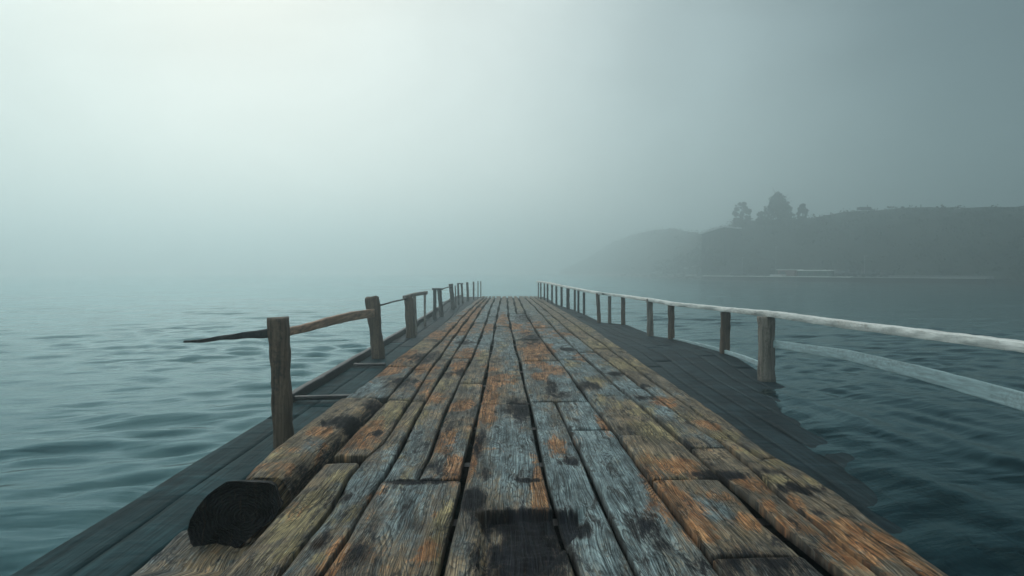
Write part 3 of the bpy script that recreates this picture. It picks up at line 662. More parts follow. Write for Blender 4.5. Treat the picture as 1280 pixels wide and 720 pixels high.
# ------------------------------------------------------------------ right railing
PM = {'g': M_postg, 'b': M_post, 'b2': M_post, 'd': M_postd, 'p': M_postp}
railR = empty('pier_railing', (4.5, 12, WATER), 'right railing of the pier with a long pale top rail and wooden posts', 'railing')
tops = []
def post(parent, px, pyb, pyt, w, lean, mk, seed, Y=None, bulge=0, cap=None):
    Y = Y or solveY(pyb); b = on_y(px, pyb, Y); t = on_y(px+lean, pyt, Y)
    ww = w/F*Y; d = b-t; foot = b+ (b-t)*0; foot.z = -.95
    foot.x = b.x-(t.x-b.x)*(.6)
    mid = b.lerp(t, .5); pts = [foot, b, mid, b.lerp(t, .85), t]
    W = [ww*1.05, ww*1.03, ww*.97, ww*(1+bulge*.3), ww*(1+bulge*.2)]
    bm = bmesh.new(); sweep(bm, pts, W, [x*1.0 for x in W], ww*.09, seed, .5, Vector((0, 1, 0)), 6)
    # rough split top
    o = obj('post', bm, PM[mk], parent, True)
    return Y, b, t
for i, (px, py, pt, w, ln, mk) in enumerate(RP):
    Y, b, t = post(railR, px, py, pt+1.5, w, ln, mk, 100+i); tops.append((Y, t))
# an extra post of the run nearer than the frame
post(railR, 1640, 640, 496, 50, 0, 'g', 131, Y=4.6)
rail_px = [(1640,494),(1280,433.5),(1150,417),(1062,406),(968,392.7),(906,386.5),(839,379.5),(813,375),(779,370),(762,368),(749,366.5),(730,363),(710,359),(695.5,356),(684.5,353.5),(673,352)]
tY = np.array([q[0] for q in tops]); tP = np.array([q[1].x for q in tops])
pxs = np.array([RP[i][0] for i in range(len(RP))], float)
oo = np.argsort(pxs)
def rail_Y(px):
    if px <= 958: return float(np.interp(px, pxs[oo], tY[oo]))
    return float(np.interp(px, [958, 1062, 1150, 1280, 1640], [tops[0][0], 9.6, 8.35, 6.9, 4.6]))
pts = [on_y(x, y, rail_Y(x)) for x, y in rail_px]
bm = bmesh.new(); sweep(bm, pts, [.21]*len(pts), [.10]*4+[.09]*4+[.08]*4+[.075]*4, .009, 8, .06, sub=14); tag(obj('top_rail', bm, M_white, railR, True))
lo_px = [(1640,590),(1280,502),(1150,466),(1060,444),(968,430)]
pts = [on_y(x, y, rail_Y(x)+.05) for x, y in lo_px]
bm = bmesh.new(); sweep(bm, pts, .05, [.21, .19, .17, .15, .13], .008, 9, .2, sub=8); tag(obj('lower_rail', bm, M_blue, railR, True), label='pale blue lower rail sagging above the water')
pts = [on_y(x, y, rail_Y(x)+.1) for x, y in ((955,457),(930,447),(900,437.5),(870,430),(838,423.5))]
bm = bmesh.new(); sweep(bm, pts, .05, .085, .006, 10, .2, sub=6); obj('lower_rail', bm, M_blue, railR, True)

# ------------------------------------------------------------------ left railing
railL = empty('pier_railing', (-2.6, 12, WATER), 'left railing of brown posts with a sagging and broken wooden rail', 'railing')
Y1, b1, t1 = post(railL, 355, 556, 397, 23, -7, 'b', 201, bulge=.1)
Y2, b2, t2 = post(railL, 473, 447, 371, 15, -8, 'b', 202, bulge=.5)
Y3, b3, t3 = post(railL, 514, 422, 372, 11, -3, 'b', 203)
Y3b, b3b, t3b = post(railL, 520, 419, 367, 3.6, -2, 'p', 204)
Y3c, b3c, t3c = post(railL, 531, 408, 366, 2.6, 0, 'p', 205)
Y4, b4, t4 = post(railL, 543.5, 399, 361, 4.2, 0, 'd', 206)
Y4b, b4b, t4b = post(railL, 552, 396, 361, 5.0, -3, 'd', 207)
Y5, b5, t5 = post(railL, 566.5, 386, 355, 5, -3, 'd', 208)
post(railL, 570, 385, 357, 1.5, -1, 'd', 218)
Y6, b6, t6 = post(railL, 573.5, 381, 354, 2.4, -1, 'd', 209)
Y6b, b6b, t6b = post(railL, 578.5, 379, 354, 2.4, -1.5, 'd', 210)
post(railL, 585, 376.5, 353, 3.0, -1, 'd', 211); post(railL, 592, 374.5, 352, 2.0, 0, 'd', 212)
post(railL, 597.5, 373.5, 351.5, 1.2, 0, 'd', 213); post(railL, 601, 373, 351.5, 1.2, 0, 'd', 214)
def bar(pxpts, Ys, w, h, mat, name, seed, jit=.005, label=None):
    P = [on_y(x, y, Y) for (x, y), Y in zip(pxpts, Ys)]
    bm = bmesh.new(); sweep(bm, P, w, h, jit, seed, .35, sub=7); o = obj(name, bm, mat, railL, True)
    if label: o['label'] = label
    return o
bar([(352,416),(380,410.5),(410,402),(440,395),(468,391)], [Y1-.0, Y1+1.3, Y1+3.0, Y2-2.6, Y2+.02], .06, [.085, .10, .13, .16, .17], M_railb, 'top_rail', 31)
bar([(346,414),(325,418),(300,419.5),(270,423),(248,426.5),(230,427)], [Y1, Y1-.1, Y1-.2, Y1-.35, Y1-.5, Y1-.6], [.06, .055, .045, .035, .022, .008], [.10, .085, .06, .045, .028, .008], M_branch, 'broken_rail', 32, .012, 'blackened splintered end of the top rail sticking out over the water')
bar([(465,384),(478,381),(490,377.5),(510,373)], [Y2, Y2+1, Y3-2, Y3], .03, .035, M_branch, 'top_rail', 33)
bar([(505,371.5),(518,368),(533,366)], [Y3-.3, Y3b, Y3c], .09, [.08, .10, .12], M_postp, 'top_rail', 34)
bar([(541,361.3),(553,361.3)], [Y4, Y4b], .07, .07, M_postd, 'top_rail', 35)
bar([(551,361.5),(565,357.8)], [Y4b, Y5], .03, .04, M_branch, 'top_rail', 36)
bar([(551,378),(566,376)], [Y4b, Y5], .02, .03, M_branch, 'lower_rail', 37)
bar([(572,354.5),(578.5,354.5)], [Y6, Y6b], .05, .05, M_postd, 'top_rail', 38)

# ------------------------------------------------------------------ water
def build_water():
    a1 = np.arange(-46, 46.01, .14); a2 = np.arange(48, 313, 3.0)
    ang = np.radians(np.concatenate([a1, a2])); 
    r = np.concatenate([[.05, .6, 1.2, 1.8], np.geomspace(2.3, 170, 640), np.geomspace(176, 1480, 26)])
    A, Rr = np.meshgrid(ang, r); X = Rr*np.sin(A); Y = Rr*np.cos(A)
    inside = (np.degrees(A) <= 46.01)
    sp = np.maximum(Rr*.0068, Rr*.00245*1.0); sp = np.where(inside, sp, Rr*.06)
    Z = np.zeros_like(X); rg = np.random.default_rng(3)
    # slow domain warp keeps the ripples from reading as a grid
    wx = X+.7*np.sin(Y*.31+1)+.35*np.sin(X*.5+Y*.23); wy = Y+.6*np.sin(X*.37+2)+.3*np.sin(Y*.61-X*.41)
    side = ss(.5, 4.5, X)*(1-ss(8, 20, Y))
    group = .62+.38*np.sin(wx*.22+wy*.31+.6)*np.sin(wy*.17-wx*.11+1.2)+.25*np.sin(wx*.05+wy*.09)
    for k in range(90):
        lam = float(np.exp(rg.uniform(math.log(.42), math.log(5.5)))); th = R(113+rg.normal(0, 13)); ph = rg.uniform(0, 6.28)
        if lam < 1.0: th = R(116+rg.normal(0, 26))
        kx, ky = math.cos(th)*2*math.pi/lam, math.sin(th)*2*math.pi/lam
        amp = .0032*lam**.88*rg.uniform(.6, 1.3)*(1.55 if lam < 1.0 else .8 if lam < 1.8 else .5)
        fade = 1-ss(.20, .38, sp/lam)
        Z += amp*fade*np.sin(kx*wx+ky*wy+ph)*(1-.75*side)*group
    for k in range(26):
        lam = float(np.exp(rg.uniform(math.log(.3), math.log(2.6)))); th = R(22+rg.normal(0, 13)); ph = rg.uniform(0, 6.28)
        kx, ky = math.cos(th)*2*math.pi/lam, math.sin(th)*2*math.pi/lam
        fade = 1-ss(.20, .38, sp/lam)
        Z += .0038*lam*fade*np.sin(kx*wx+ky*wy+ph)*side
    dline = X-(2.35+(Y-3.6)*.285)
    calm = 1-.72*ss(-3.25, -3.0, X)*(1-np.where(Y < 14, ss(-1.6, .3, dline), ss(4.6, 5.6, X)))
    Z = Z*calm*1.0+WATER
    V = np.stack([X, Y, Z], -1).reshape(-1, 3); nr, na = X.shape
    idx = np.arange(nr*na).reshape(nr, na); nx = np.roll(idx, -1, 1)
    Fq = np.stack([idx[:-1], idx[1:], nx[1:], nx[:-1]], -1).reshape(-1, 4)
    o, me = big_mesh('water', V, Fq[:, ::-1], M_water); return o
water = tag(build_water(), kind='structure')
if water.data.polygons[5000].normal.z < 0: water.data.flip_normals()
bm = bmesh.new()
c0 = bm.verts.new((0, 0, -1.45)); rv = [bm.verts.new((1480*math.cos(a), 1480*math.sin(a), -1.45)) for a in np.linspace(0, 2*math.pi, 48, endpoint=False)]
for i in range(48): bm.faces.new((c0, rv[i], rv[(i+1) % 48]))
tag(obj('lake_bed', bm, bed_material()), kind='structure')

# ------------------------------------------------------------------ far shore
M_hill = plain('hillside_scrub', (.030, .038, .030), .95, .45, .5, .3)
M_rock = plain('shore_rock', (.30, .30, .28), .9, .5, 1.5, .2)
M_leaf = plain('tree_foliage', (.035, .050, .030), .9, .5, .8)
M_bark = plain('tree_bark', (.05, .042, .035), .9, .4, 3)
M_stone = plain('quay_stone', (.04, .042, .042), .85, .4, .6)
M_cope = plain('pale_coping', (.84, .83, .78), .8, .2, .6)
M_wallb = plain('dark_render', (.05, .05, .05), .9, .3, .3)
M_roofp = plain('pale_roof_edge', (.80, .82, .82), .7, .2, .6)
M_glass = plain('dark_glazing', (.02, .025, .03), .25, .2)
M_hutw = plain('off_white_paint', (.75, .74, .72), .8, .2); M_hutr = plain('faded_red_paint', (.24, .09, .075), .8, .3)
M_green = plain('dull_green_paint', (.055, .12, .085), .8, .3); M_grey = plain('grey_canvas', (.11, .115, .12), .8, .3)
M_dark = plain('dark_paint', (.025, .028, .032), .45, .3); M_metal = plain('galvanised_metal', (.28, .29, .30), .5, .2); M_rub = plain('black_rubber', (.015, .015, .016), .8)

def shoreY(px): return float(np.interp(px, [700, 760, 820, 885, 1000, 1240, 1300, 1700, 2300, 3000], [430, 330, 235, 160, 140, 106, 104, 92, 80, 74]))
ridge = [(700,338),(735,322),(760,305),(790,293),(815,287),(840,285),(862,289),(878,291),(905,284),(920,278),(950,276),(1000,275),(1030,270),(1060,264),(1100,262),(1140,260),(1200,259.5),(1280,258),(1400,256),(1700,262),(2100,268),(2500,290),(3000,343)]
rx = [a for a, b in ridge]; ry = [b for a, b in ridge]
NS, NT = 340, 40; verts = []; faces = []
pxs_h = np.concatenate([np.linspace(700, 1500, NS-90), np.linspace(1515, 3000, 90)])
for px in pxs_h:
    Ys = shoreY(px); back = 30 if px > 880 else 30+ (880-px)*.55
    sh = on_y(px, 340, Ys)
    prt = float(np.interp(px, rx, ry)); Yr = Ys+back
    rd = on_y(px, prt, Yr)
    ztop = rd.z
    steep = 1.0 if px > 884 else .35
    for j in range(NT):
        t = j/(NT-1)
        if t < .75:
            u = t/.75; Y = Ys+(Yr-Ys)*u
            # flat quay apron, then the steep bank
            ap = .20 if px > 884 else .05
            f = 0 if u < ap else float(ss(0, 1, ((u-ap)/(1-ap))**(.62 if px > 884 else .8)))
            z = (WATER+(.42 if px > 884 else .05))+(ztop-WATER-.42)*f
            x = on_y(px, 340, Y).x
        else:
            u = (t-.75)/.25; Y = Yr+u*70; x = on_y(px, 340, Yr).x*(Y/Yr)*.6+on_y(px, 340, Yr).x*.4; z = ztop*(1-.25*u*u)-(1.2*u if px<884 else 0)
        nz = mnoise.fractal(Vector((x*.14, Y*.14, 2)), 1, 2, 5)
        amp = 0 if (t < .16 and px > 884) else (.8 if t < .6 else .3)
        verts.append((x, Y, z+nz*amp*min(1, (t*4))))
base = len(verts)
for i in range(NS-1):
    for j in range(NT-1):
        a = i*NT+j; faces.append((a, a+NT, a+NT+1, a+1))
# skirt down into the lake along the front
for i in range(NS): v = verts[i*NT]; verts.append((v[0], v[1]-.6, -1.4))
for i in range(NS-1): faces.append((i*NT, base+i, base+i+1, (i+1)*NT))
hill = mesh_np('hillside', verts, faces, M_hill); tag(hill, kind='structure')
from mathutils.bvhtree import BVHTree
bvh = BVHTree.FromPolygons([Vector(v) for v in verts], faces)
def gz(x, y):
    h = bvh.ray_cast(Vector((x, y, 200)), Vector((0, 0, -1))); return h[0].z if h[0] else 0

# leaf clumps as many small faces
def leaves(bm, c, rad, n, size, rnd, flat=1.0):
    for _ in range(n):
        while True:
            q = Vector((rnd.uniform(-1, 1), rnd.uniform(-1, 1), rnd.uniform(-1, 1)))
            if .2 < q.length < 1: break
        p = Vector(c)+Vector((q.x*rad[0], q.y*rad[1], q.z*rad[2]))
        a = Vector((rnd.gauss(0, 1), rnd.gauss(0, 1), rnd.gauss(0, 1))).normalized(); b = a.orthogonal().normalized(); b.rotate(Matrix.Rotation(rnd.uniform(0, 6.28), 3, a)); c2 = a.cross(b)
        s = size*rnd.uniform(.6, 1.4)
        bm.faces.new([bm.verts.new(p+b*s), bm.verts.new(p+c2*s*.6), bm.verts.new(p-b*s), bm.verts.new(p-c2*s*.6)])
def tree(px, pyt, pyb, wpx, Y, label, shape, seed, dens=1.0):
    rnd = random.Random(seed)
    b = on_y(px, pyb, Y); t = on_y(px, pyt, Y); hgt = t.z-b.z; half = wpx/F*Y/2
    b.z = min(gz(b.x, b.y), b.z)-.1; H = t.z-b.z
    root = empty('broadleaf_tree', b, label, 'tree', 'trees along the hilltop')
    bm = bmesh.new(); sweep(bm, [b, b+Vector((.1, 0, H*.4)), b+Vector((0, 0, H*.92))], [.42, .28, .06], [.42, .28, .06], .03, seed, .9, Vector((0, 1, 0)), 5)
    for k in range(9):
        z = H*(.25+.07*k); a = rnd.uniform(0, 6.28); L = half*rnd.uniform(.5, .9)
        s = b+Vector((0, 0, z)); e = s+Vector((math.cos(a)*L, math.sin(a)*L, L*.7)); sweep(bm, [s, e], [.14, .03], [.14, .03], .01, seed+k, .9, sub=3)
    obj('trunk', bm, M_bark, root, True)
    bm = bmesh.new(); n = int(62*dens)
    for k in range(n):
        u = rnd.random()**.85; zz = t.z-hgt*1.0*(1-u)-.2
        if shape == 'cone': w = half*(1-u)**.75*1.02+.15
        elif shape == 'oval': w = half*math.sqrt(max(0, 1-(2*u-1)**2))*.95
        else: w = half*(.9-.55*u)
        a = rnd.uniform(0, 6.28); q = w*rnd.random()**.4
        c = Vector((b.x+math.cos(a)*q, b.y+math.sin(a)*q, zz)); s = rnd.uniform(.35, .75)*(.6 if u > .85 else 1)*max(.5, half/3.2)
        leaves(bm, c, (s, s, s*.8), 60, .21, rnd)
    obj('crown', bm, M_leaf, root)
Yt = lambda px: shoreY(px)+22
tree(927, 252, 281, 24, Yt(927), 'small bushy tree at the left end of the hilltop trees', 'oval', 1, 1.3)
tree(950, 264, 281, 15, Yt(950)+2, 'low sparse tree in the dip between the two larger hilltop trees', 'loose', 2, .7)
tree(972, 241, 280, 46, Yt(972), 'tallest broad pointed tree on the misty hilltop', 'cone', 3, 2.6)
tree(1003, 254, 279, 13, Yt(1003), 'narrow oval tree at the right end of the hilltop trees', 'oval', 4, 1.2)

# scrub on the slopes (one mass nobody could count)
bm = bmesh.new(); rnd = random.Random(5)
for k in range(620):
    px = rnd.uniform(765, 1330); u = rnd.uniform(.22, 1.05) if px > 884 else rnd.uniform(.05, .95)
    Ys = shoreY(px); back = 30 if px > 880 else 30+(880-px)*.55; Y = Ys+back*.97*u; x = on_y(px, 340, Y).x; z = gz(x, Y)
    s = rnd.uniform(.6, 1.7)
    if px > 1015 and u > .86: continue
    leaves(bm, (x, Y, z+s*.15), (s*1.3, s*1.3, s*.6), 34, .22, rnd)
for k in range(150):
    px = rnd.uniform(818, 900); Y = shoreY(px)+rnd.uniform(1, 9); x = on_y(px, 340, Y).x; z = gz(x, Y)
    top = 329-(px-818)*.33; zt = on_y(px, top, Y).z; s = rnd.uniform(.5, 1.0)
    leaves(bm, (x, Y, z+rnd.random()**.8*max(zt-z, .3)), (s*1.3, s, s*.9), 26, .24, rnd)
tag(obj('scrub', bm, M_leaf), 'dark scrub covering the slope of the misty hill', 'scrub', kind='stuff')

# rocks at the left foot of the headland
rspec = [(822,338,9),(838,340,7),(851,336,8),(866,338,10),(876,341,7),(808,343,6),(795,345,6),(780,346.5,5),(845,330,7),(862,328,8),(872,320,8)]
rlab = ['long low grey boulder in the middle of the headland foot','small boulder beside the long low one','rounded boulder below the bank','largest rough boulder near the quay end','boulder touching the end of the quay','low rock out towards the point','flat rock near the tip of the point','outermost rock at the tip of the point','ledge rock half way up the left bank','upper ledge rock under the building corner','highest rock against the building corner']
for i, (px, py, s) in enumerate(rspec):
    Y = shoreY(px)+ (0 if py > 334 else 9); p = on_y(px, py, Y); sz = s/F*Y*.6
    p.z = max(gz(p.x, p.y), WATER)+sz*.15
    bm = bmesh.new(); bmesh.ops.create_icosphere(bm, subdivisions=3, radius=1)
    for v in bm.verts:
        n_ = mnoise.fractal(v.co*1.4+Vector((i*9, 0, 0)), 1, 2, 4); v.co *= 1+.45*n_; v.co = Vector((v.co.x*sz*1.5, v.co.y*sz, v.co.z*sz*.7))
    o = obj('shore_rock', bm, M_rock); o.location = p; tag(o, rlab[i], 'rock', 'rocks along the headland foot')

# quay with pale coping
q0 = on_y(885, 349, shoreY(885)); q1 = on_y(1240, 355, shoreY(1240)); q0.z = q1.z = WATER
qd = (q1-q0).normalized(); qn = Vector((-qd.y, qd.x, 0)); qn = qn if qn.y > 0 else -qn
quay = empty('stone_quay', (q0+q1)/2, 'low dark stone quay with a pale edge at the foot of the hill', 'quay')
def along(t, off, z): 
    p = q0.lerp(q1, t)+qn*off; p.z = z; return p
def slab(bm, z0, z1, o0, o1, t0=0, t1=1):
    vs = [bm.verts.new(along(t, o, z)) for z in (z0, z1) for t, o in ((t0, o0), (t1, o0), (t1, o1), (t0, o1))]
    for f in ((3, 2, 1, 0), (4, 5, 6, 7), (0, 1, 5, 4), (1, 2, 6, 5), (2, 3, 7, 6), (3, 0, 4, 7)): bm.faces.new([vs[i] for i in f])
    bmesh.ops.recalc_face_normals(bm, faces=bm.faces)
bm = bmesh.new(); slab(bm, -1.4, .32, -1.6, 7.0); obj('wall', bm, M_stone, quay)
bm = bmesh.new(); slab(bm, .323, .50, -1.75, -.9, 0, .62); obj('coping', bm, M_cope, quay)
bm = bmesh.new(); slab(bm, .323, .46, -1.75, -.9, .622, 1); obj('coping', bm, plain('worn_coping', (.55, .55, .52)), quay)
bm = bmesh.new(); slab(bm, .323, .75, 2.2, 2.5, .60, .985); obj('parapet', bm, plain('parapet_stone', (.24, .24, .24)), quay)

def qp(px, off=3.0, z=.32):        # the point of the quay top seen at px
    best = min(np.linspace(0, 1.05, 400), key=lambda t: abs(float(proj(np.array(along(t, off, z)))[0])-px)); return along(best, off, z)
qa = math.atan2(qd.y, qd.x)
def world_w(px0, px1, off): return (qp(px1, off)-qp(px0, off)).length
# kiosk, long shed, vans, covered boats, cars
p = qp(987, 3.0); k = empty('quay_kiosk', p, 'small off white and red kiosk at the left end of the long green shed', 'kiosk'); k.rotation_euler = (0, 0, 0)
W = world_w(976, 999, 3)
bm = bmesh.new(); box(bm, p+Vector((0, 0, .7)), (W*.9, 2.0, 1.4), qa); obj('wall', bm, M_hutr, k)
bm = bmesh.new(); box(bm, p+Vector((0, 0, 1.48)), (W*1.05, 2.5, .15), qa); obj('roof', bm, M_hutw, k)
bm = bmesh.new(); box(bm, p-qn*1.02+qd*(-W*.2)+Vector((0, 0, .8)), (W*.3, .06, .7), qa); obj('window', bm, M_glass, k)
bm = bmesh.new(); box(bm, p-qn*1.9-qd*W*.3+Vector((0, 0, .25)), (W*.7, 1.2, .5), qa); obj('step', bm, M_hutw, k)
p = qp(1020, 3.2); W = world_w(1000, 1039, 3.2); k = empty('boat_shed', p, 'long low green shed with a pale roof on the quay', 'shed')
bm = bmesh.new(); box(bm, p+Vector((0, 0, .62)), (W*.96, 2.2, 1.24), qa); obj('wall', bm, M_green, k)
bm = bmesh.new(); box(bm, p+Vector((0, 0, 1.35)), (W, 2.6, .22), qa, .94); obj('roof', bm, M_hutw, k)
for j in range(6):
    bm = bmesh.new(); box(bm, p-qn*1.12+qd*W*(-.4+.16*j)+Vector((0, 0, .62)), (W*.10, .06, .85 if j % 3 == 0 else .45), qa); obj('door' if j % 3 == 0 else 'window', bm, M_glass if j % 3 else M_dark, k)
bm = bmesh.new(); box(bm, p-qn*1.6+Vector((0, 0, .09)), (W*1.02, 1.0, .18), qa); obj('step', bm, M_hutw, k)

def vehicle(name, px0, px1, off, H, mat, label, cat, roofmat=None, van=False):
    p = qp((px0+px1)/2, off); L = world_w(px0, px1, off); k = empty(name, p, label, cat, 'vehicles parked on the quay')
    prof = [(-.5, .22), (-.5, .62), (-.42, .68), (-.30, 1), (.28, 1), (.40, .66), (.5, .58), (.5, .22)] if not van else [(-.5, .18), (-.5, .95), (-.46, 1), (.33, 1), (.43, .6), (.5, .52), (.5, .18)]
    bm = bmesh.new(); A = []; B = []
    for x, z in prof:
        nar = .86 if z > .7 else 1
        A.append(bm.verts.new(p+qd*x*L-qn*.85*nar+Vector((0, 0, z*H)))); B.append(bm.verts.new(p+qd*x*L+qn*.85*nar+Vector((0, 0, z*H))))
    m_ = len(prof)
    for i in range(m_): bm.faces.new((A[i], A[(i+1) % m_], B[(i+1) % m_], B[i]))
    bm.faces.new(A[::-1]); bm.faces.new(B); bmesh.ops.recalc_face_normals(bm, faces=bm.faces)
    bmesh.ops.bevel(bm, geom=bm.edges[:], offset=.05, segments=2, affect='EDGES')
    obj('body', bm, mat, k, True)
    bm = bmesh.new(); box(bm, p-qn*.79+qd*(-.02 if not van else .27)*L+Vector((0, 0, .80*H)), (L*(.5 if not van else .18), .06, H*.2), qa); obj('window', bm, M_glass, k)
    for s in (-.3, .3):
        bm = bmesh.new(); bmesh.ops.create_cone(bm, cap_ends=True, segments=16, radius1=.24*H, radius2=.24*H, depth=.22)
        bmesh.ops.rotate(bm, verts=bm.verts, cent=(0, 0, 0), matrix=Matrix.Rotation(math.pi/2, 3, 'X')); bmesh.ops.rotate(bm, verts=bm.verts, cent=(0, 0, 0), matrix=Matrix.Rotation(qa, 3, 'Z'))
        bmesh.ops.translate(bm, verts=bm.verts, vec=p+qd*s*L-qn*.80+Vector((0, 0, .24*H))); obj('wheel', bm, M_rub, k)
vehicle('parked_van', 1045, 1061, 3.0, 1.6, M_grey, 'grey van with a pale roof just right of the long shed', 'van', van=True)
vehicle('parked_car', 1062, 1077, 3.2, 1.3, M_dark, 'dark car between the grey van and the large dark van', 'car')
vehicle('parked_van', 1079, 1099, 3.0, 1.45, M_dark, 'large dark van, the longest vehicle on the quay', 'van', van=True)
vehicle('parked_car', 1102, 1114, 3.0, 1.25, M_dark, 'small rounded dark car, rightmost vehicle on the quay', 'car')
vehicle('parked_car', 915, 931, 3.4, 1.2, M_grey, 'grey car parked near the left end of the quay', 'car')

def lamp(px, pyt, label):
    p = qp(px, 2.2); Y = p.y; t = on_y(px, pyt, Y); k = empty('lamp_post', p, label, 'lamp post', 'posts on the quay')
    bm = bmesh.new(); sweep(bm, [p, Vector((p.x, p.y, t.z))], [.16, .10], [.16, .10], .001, 1, .9, Vector((0, 1, 0)), 4); obj('pole', bm, M_metal, k, True)
    bm = bmesh.new(); box(bm, Vector((p.x+.25, p.y, t.z+.03)), (.7, .22, .14), 0, .8); obj('lamp_head', bm, M_metal, k)
lamp(970, 309, 'tall pale lamp post standing left of the small kiosk')
lamp(1081, 320, 'shorter lamp post standing behind the dark vans')
lamp(928, 322, 'lamp post near the left end of the quay')

# building at the headland corner (flat roof with a pale edge)
def bld(px0, px1, pyt0, pyt1, pyb, Y0, Y1, name, label, cols, rows):
    A = on_y(px0, pyt0, Y0); B = on_y(px1, pyt1, Y1); zb = on_y(px0, pyb, Y0).z
    k = empty(name, (A.x, A.y, zb), label, 'building')
    dirv = (B-A); dirv.z = 0; L = dirv.length; dirv.normalize(); nn = Vector((-dirv.y, dirv.x, 0)); nn = nn if nn.y > 0 else -nn
    def blk(o, name, x0, x1, y0, y1, z0a, z1a, z1b, mat, par, z0b=None):
        bm = bmesh.new(); v = []
        for x, z0_, z1_ in ((x0, z0a, z1a), (x1, z0a if z0b is None else z0b, z1b)):
            for y in (y0, y1):
                for z in (z0_, z1_):
                    q = A+dirv*x+nn*y; q.z = z; v.append(bm.verts.new(q))
        for f in ((0, 1, 3, 2), (4, 6, 7, 5), (0, 4, 5, 1), (2, 3, 7, 6), (1, 5, 7, 3), (0, 2, 6, 4)): bm.faces.new([v[i] for i in f])
        bmesh.ops.recalc_face_normals(bm, faces=bm.faces); return obj(name, bm, mat, par)
    wall = blk(0, 'wall', 0, L, 0, 9, zb-3, A.z-.25, B.z-.25, M_wallb, k)
    blk(0, 'roof', -.5, L+.3, -.5, 9.3, A.z-.243, A.z+.05, B.z+.05, M_roofp, k, B.z-.243)
    for r in range(rows):
        for c in range(cols):
            x = L*(c+.3)/cols; zc = A.z-1.6-r*2.6
            if zc-.6 > zb: blk(0, 'window', x, x+L*.4/cols, -.05, .1, zc-.6, zc+.5, zc+.5, M_glass, k)
    return k, A, dirv, nn, L
Yb = shoreY(885)+9
bld(877, 905, 291.5, 282.5, 343, Yb, Yb-4, 'corner_building', 'tall dark building at the headland corner with a pale sloping roof edge', 4, 3)
Yb2 = shoreY(1100)+27
bld(1062, 1205, 263.5, 260.5, 285, shoreY(1062)+27, shoreY(1205)+27, 'hilltop_building', 'very long low flat building along the top of the hill', 14, 1)
# roof structures on the long building
for i, (px, s, lb) in enumerate(((1080, 1.3, 'small roof hut near the left end of the long hilltop building'), (1148, .9, 'small aerial box on the right part of the long hilltop building'))):
    Y = shoreY(px)+30; p = on_y(px, 262, Y); bm = bmesh.new(); box(bm, p+Vector((0, 0, .1)), (s*2, 1.6, s*.7)); box(bm, p+Vector((s*.6, 0, .6)), (.12, .12, 1.0)); tag(obj('roof_hut', bm, M_wallb), lb, 'roof hut')

# ------------------------------------------------------------------ haze
bm = bmesh.new(); box(bm, (0, 0, 14.25), (3100, 3100, 33.5))
m = bpy.data.materials.new('haze'); m.use_nodes = True; nt = m.node_tree; nt.nodes.clear()
out = nt.nodes.new('ShaderNodeOutputMaterial'); pv = nt.nodes.new('ShaderNodeVolumePrincipled')
pv.inputs['Color'].default_value = (.88, .985, .998, 1); pv.inputs['Density'].default_value = .0069; pv.inputs['Anisotropy'].default_value = .80
nt.links.new(pv.outputs[0], out.inputs['Volume'])
hz = obj('haze', bm, m); tag(hz, 'pale fog filling the air over the lake', 'haze', kind='stuff')

# ------------------------------------------------------------------ sky and sun
az, el = R(-24), R(38)     # sun to the left of the pier's axis, behind the fog
world = bpy.data.worlds.new('World'); scene.world = world; world.use_nodes = True; nt = world.node_tree; g = N(nt)
bg = nt.nodes['Background']; bg.inputs['Strength'].default_value = .1
sky = g.n('ShaderNodeTexSky', sky_type='NISHITA'); sky.sun_disc = False; sky.sun_elevation = el; sky.sun_rotation = az; sky.dust_density = 5; sky.air_density = 1.5
tc = g.n('ShaderNodeTexCoord').outputs['Generated']; sx = g.n('ShaderNodeSeparateXYZ'); g.l(tc, sx.inputs[0])
nz = g.noise(g.mapping(tc, (1.6, 1.6, 2.6)), 1.0, 4, .5, .3)
xx = g.math('ADD', sx.outputs[0], g.math('MULTIPLY', g.math('SUBTRACT', nz, .5), .26))
cr = g.n('ShaderNodeValToRGB'); cr.color_ramp.interpolation = 'EASE'
e = cr.color_ramp.elements
stops = [(-1, (4.6, 5.8, 5.9)), (-.62, (5.9, 7.1, 7.05)), (-.30, (6.3, 7.0, 6.9)), (0.0, (6.2, 7.2, 7.2)), (.28, (3.4, 4.6, 4.85)), (.55, (1.35, 2.2, 2.45)), (1, (.5, .95, 1.15))]
SC = 12.0
e[0].position = 0; e[0].color = tuple(v/SC for v in stops[0][1])+(1,); e[1].position = 1; e[1].color = tuple(v/SC for v in stops[-1][1])+(1,)
for p, c in stops[1:-1]:
    q = e.new((p+1)/2); q.color = tuple(v/SC for v in c)+(1,)
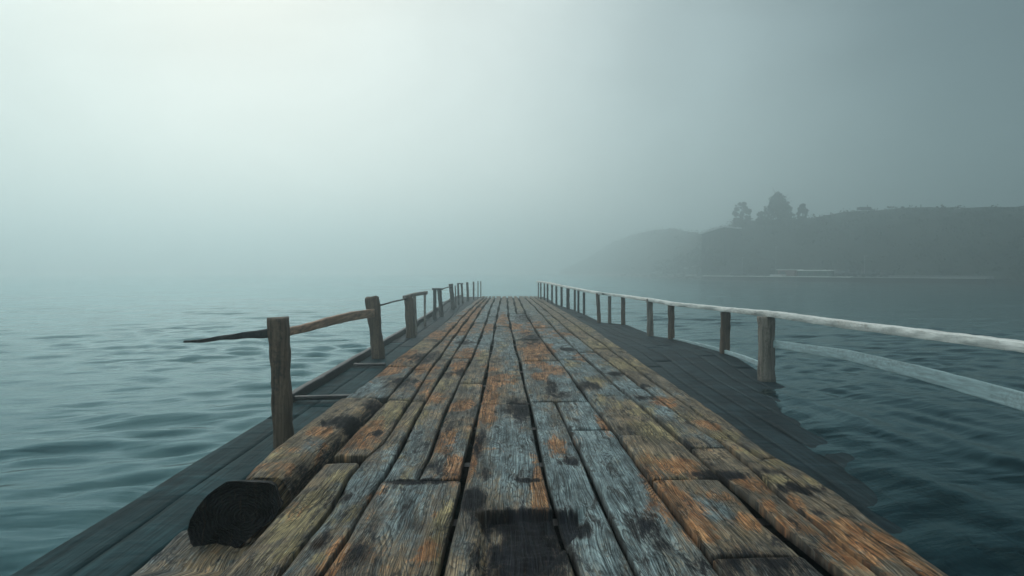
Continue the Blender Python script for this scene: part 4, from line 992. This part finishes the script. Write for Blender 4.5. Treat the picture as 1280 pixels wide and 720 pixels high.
g.l(g.math('MULTIPLY_ADD', xx, .5, .5, clamp=True), cr.inputs[0])
sc = g.n('ShaderNodeVectorMath', operation='SCALE'); g.l(cr.outputs[0], sc.inputs[0]); sc.inputs['Scale'].default_value = SC
# behind the camera the fog is of middling brightness
rear = g.rng(sx.outputs[1], -.5, .3, 1, 0, True)
c = g.mix(g.math('MULTIPLY', rear, .7), sc.outputs[0], (4.9, 6.0, 6.2))
hiz = g.rng(sx.outputs[2], .12, .5, 1, .80, True)
c = g.mix(1.0, c, g.mix(0, hiz, hiz), 'MULTIPLY')
dk = g.math('MULTIPLY', g.rng(sx.outputs[0], .1, .5, 0, .8, True), g.math('MULTIPLY', g.rng(sx.outputs[2], .28, .52, 0, 1, True), g.rng(sx.outputs[2], .75, .95, 1, 0, True)))
c = g.mix(dk, c, (0, 0, 0))
bank = g.rng(g.noise(g.mapping(tc, (2.2, 2.2, 5.0), (3, 1, 0)), 1.0, 5, .55, .5), .3, .7, .84, 1.13)
c = g.mix(1.0, c, g.mix(0, bank, bank), 'MULTIPLY')
zen = g.rng(sx.outputs[2], .45, .95, 1, 2.0, True)
c = g.mix(1.0, c, g.mix(0, zen, zen), 'MULTIPLY')
c = g.mix(.12, c, sky.outputs[0])
g.l(c, bg.inputs['Color'])
sun = bpy.data.lights.new('sun', 'SUN'); sun.energy = .7; sun.angle = R(60); sun.color = (.98, 1, .99)
so = bpy.data.objects.new('sun', sun); COL.objects.link(so); so.location = (-10, 20, 30)
dirv = Vector((math.sin(az)*math.cos(el), math.cos(az)*math.cos(el), math.sin(el)))
so.rotation_euler = dirv.to_track_quat('Z', 'Y').to_euler()

scene.view_settings.view_transform = 'Standard'; scene.view_settings.look = 'None'; scene.view_settings.gamma = 1; scene.view_settings.exposure = 0
scene.render.engine = 'CYCLES'
cy = scene.cycles; cy.use_denoising = True; cy.max_bounces = 6; cy.volume_bounces = 3; cy.diffuse_bounces = 2; cy.glossy_bounces = 2; cy.transmission_bounces = 1; cy.transparent_max_bounces = 4
cy.sample_clamp_indirect = 4
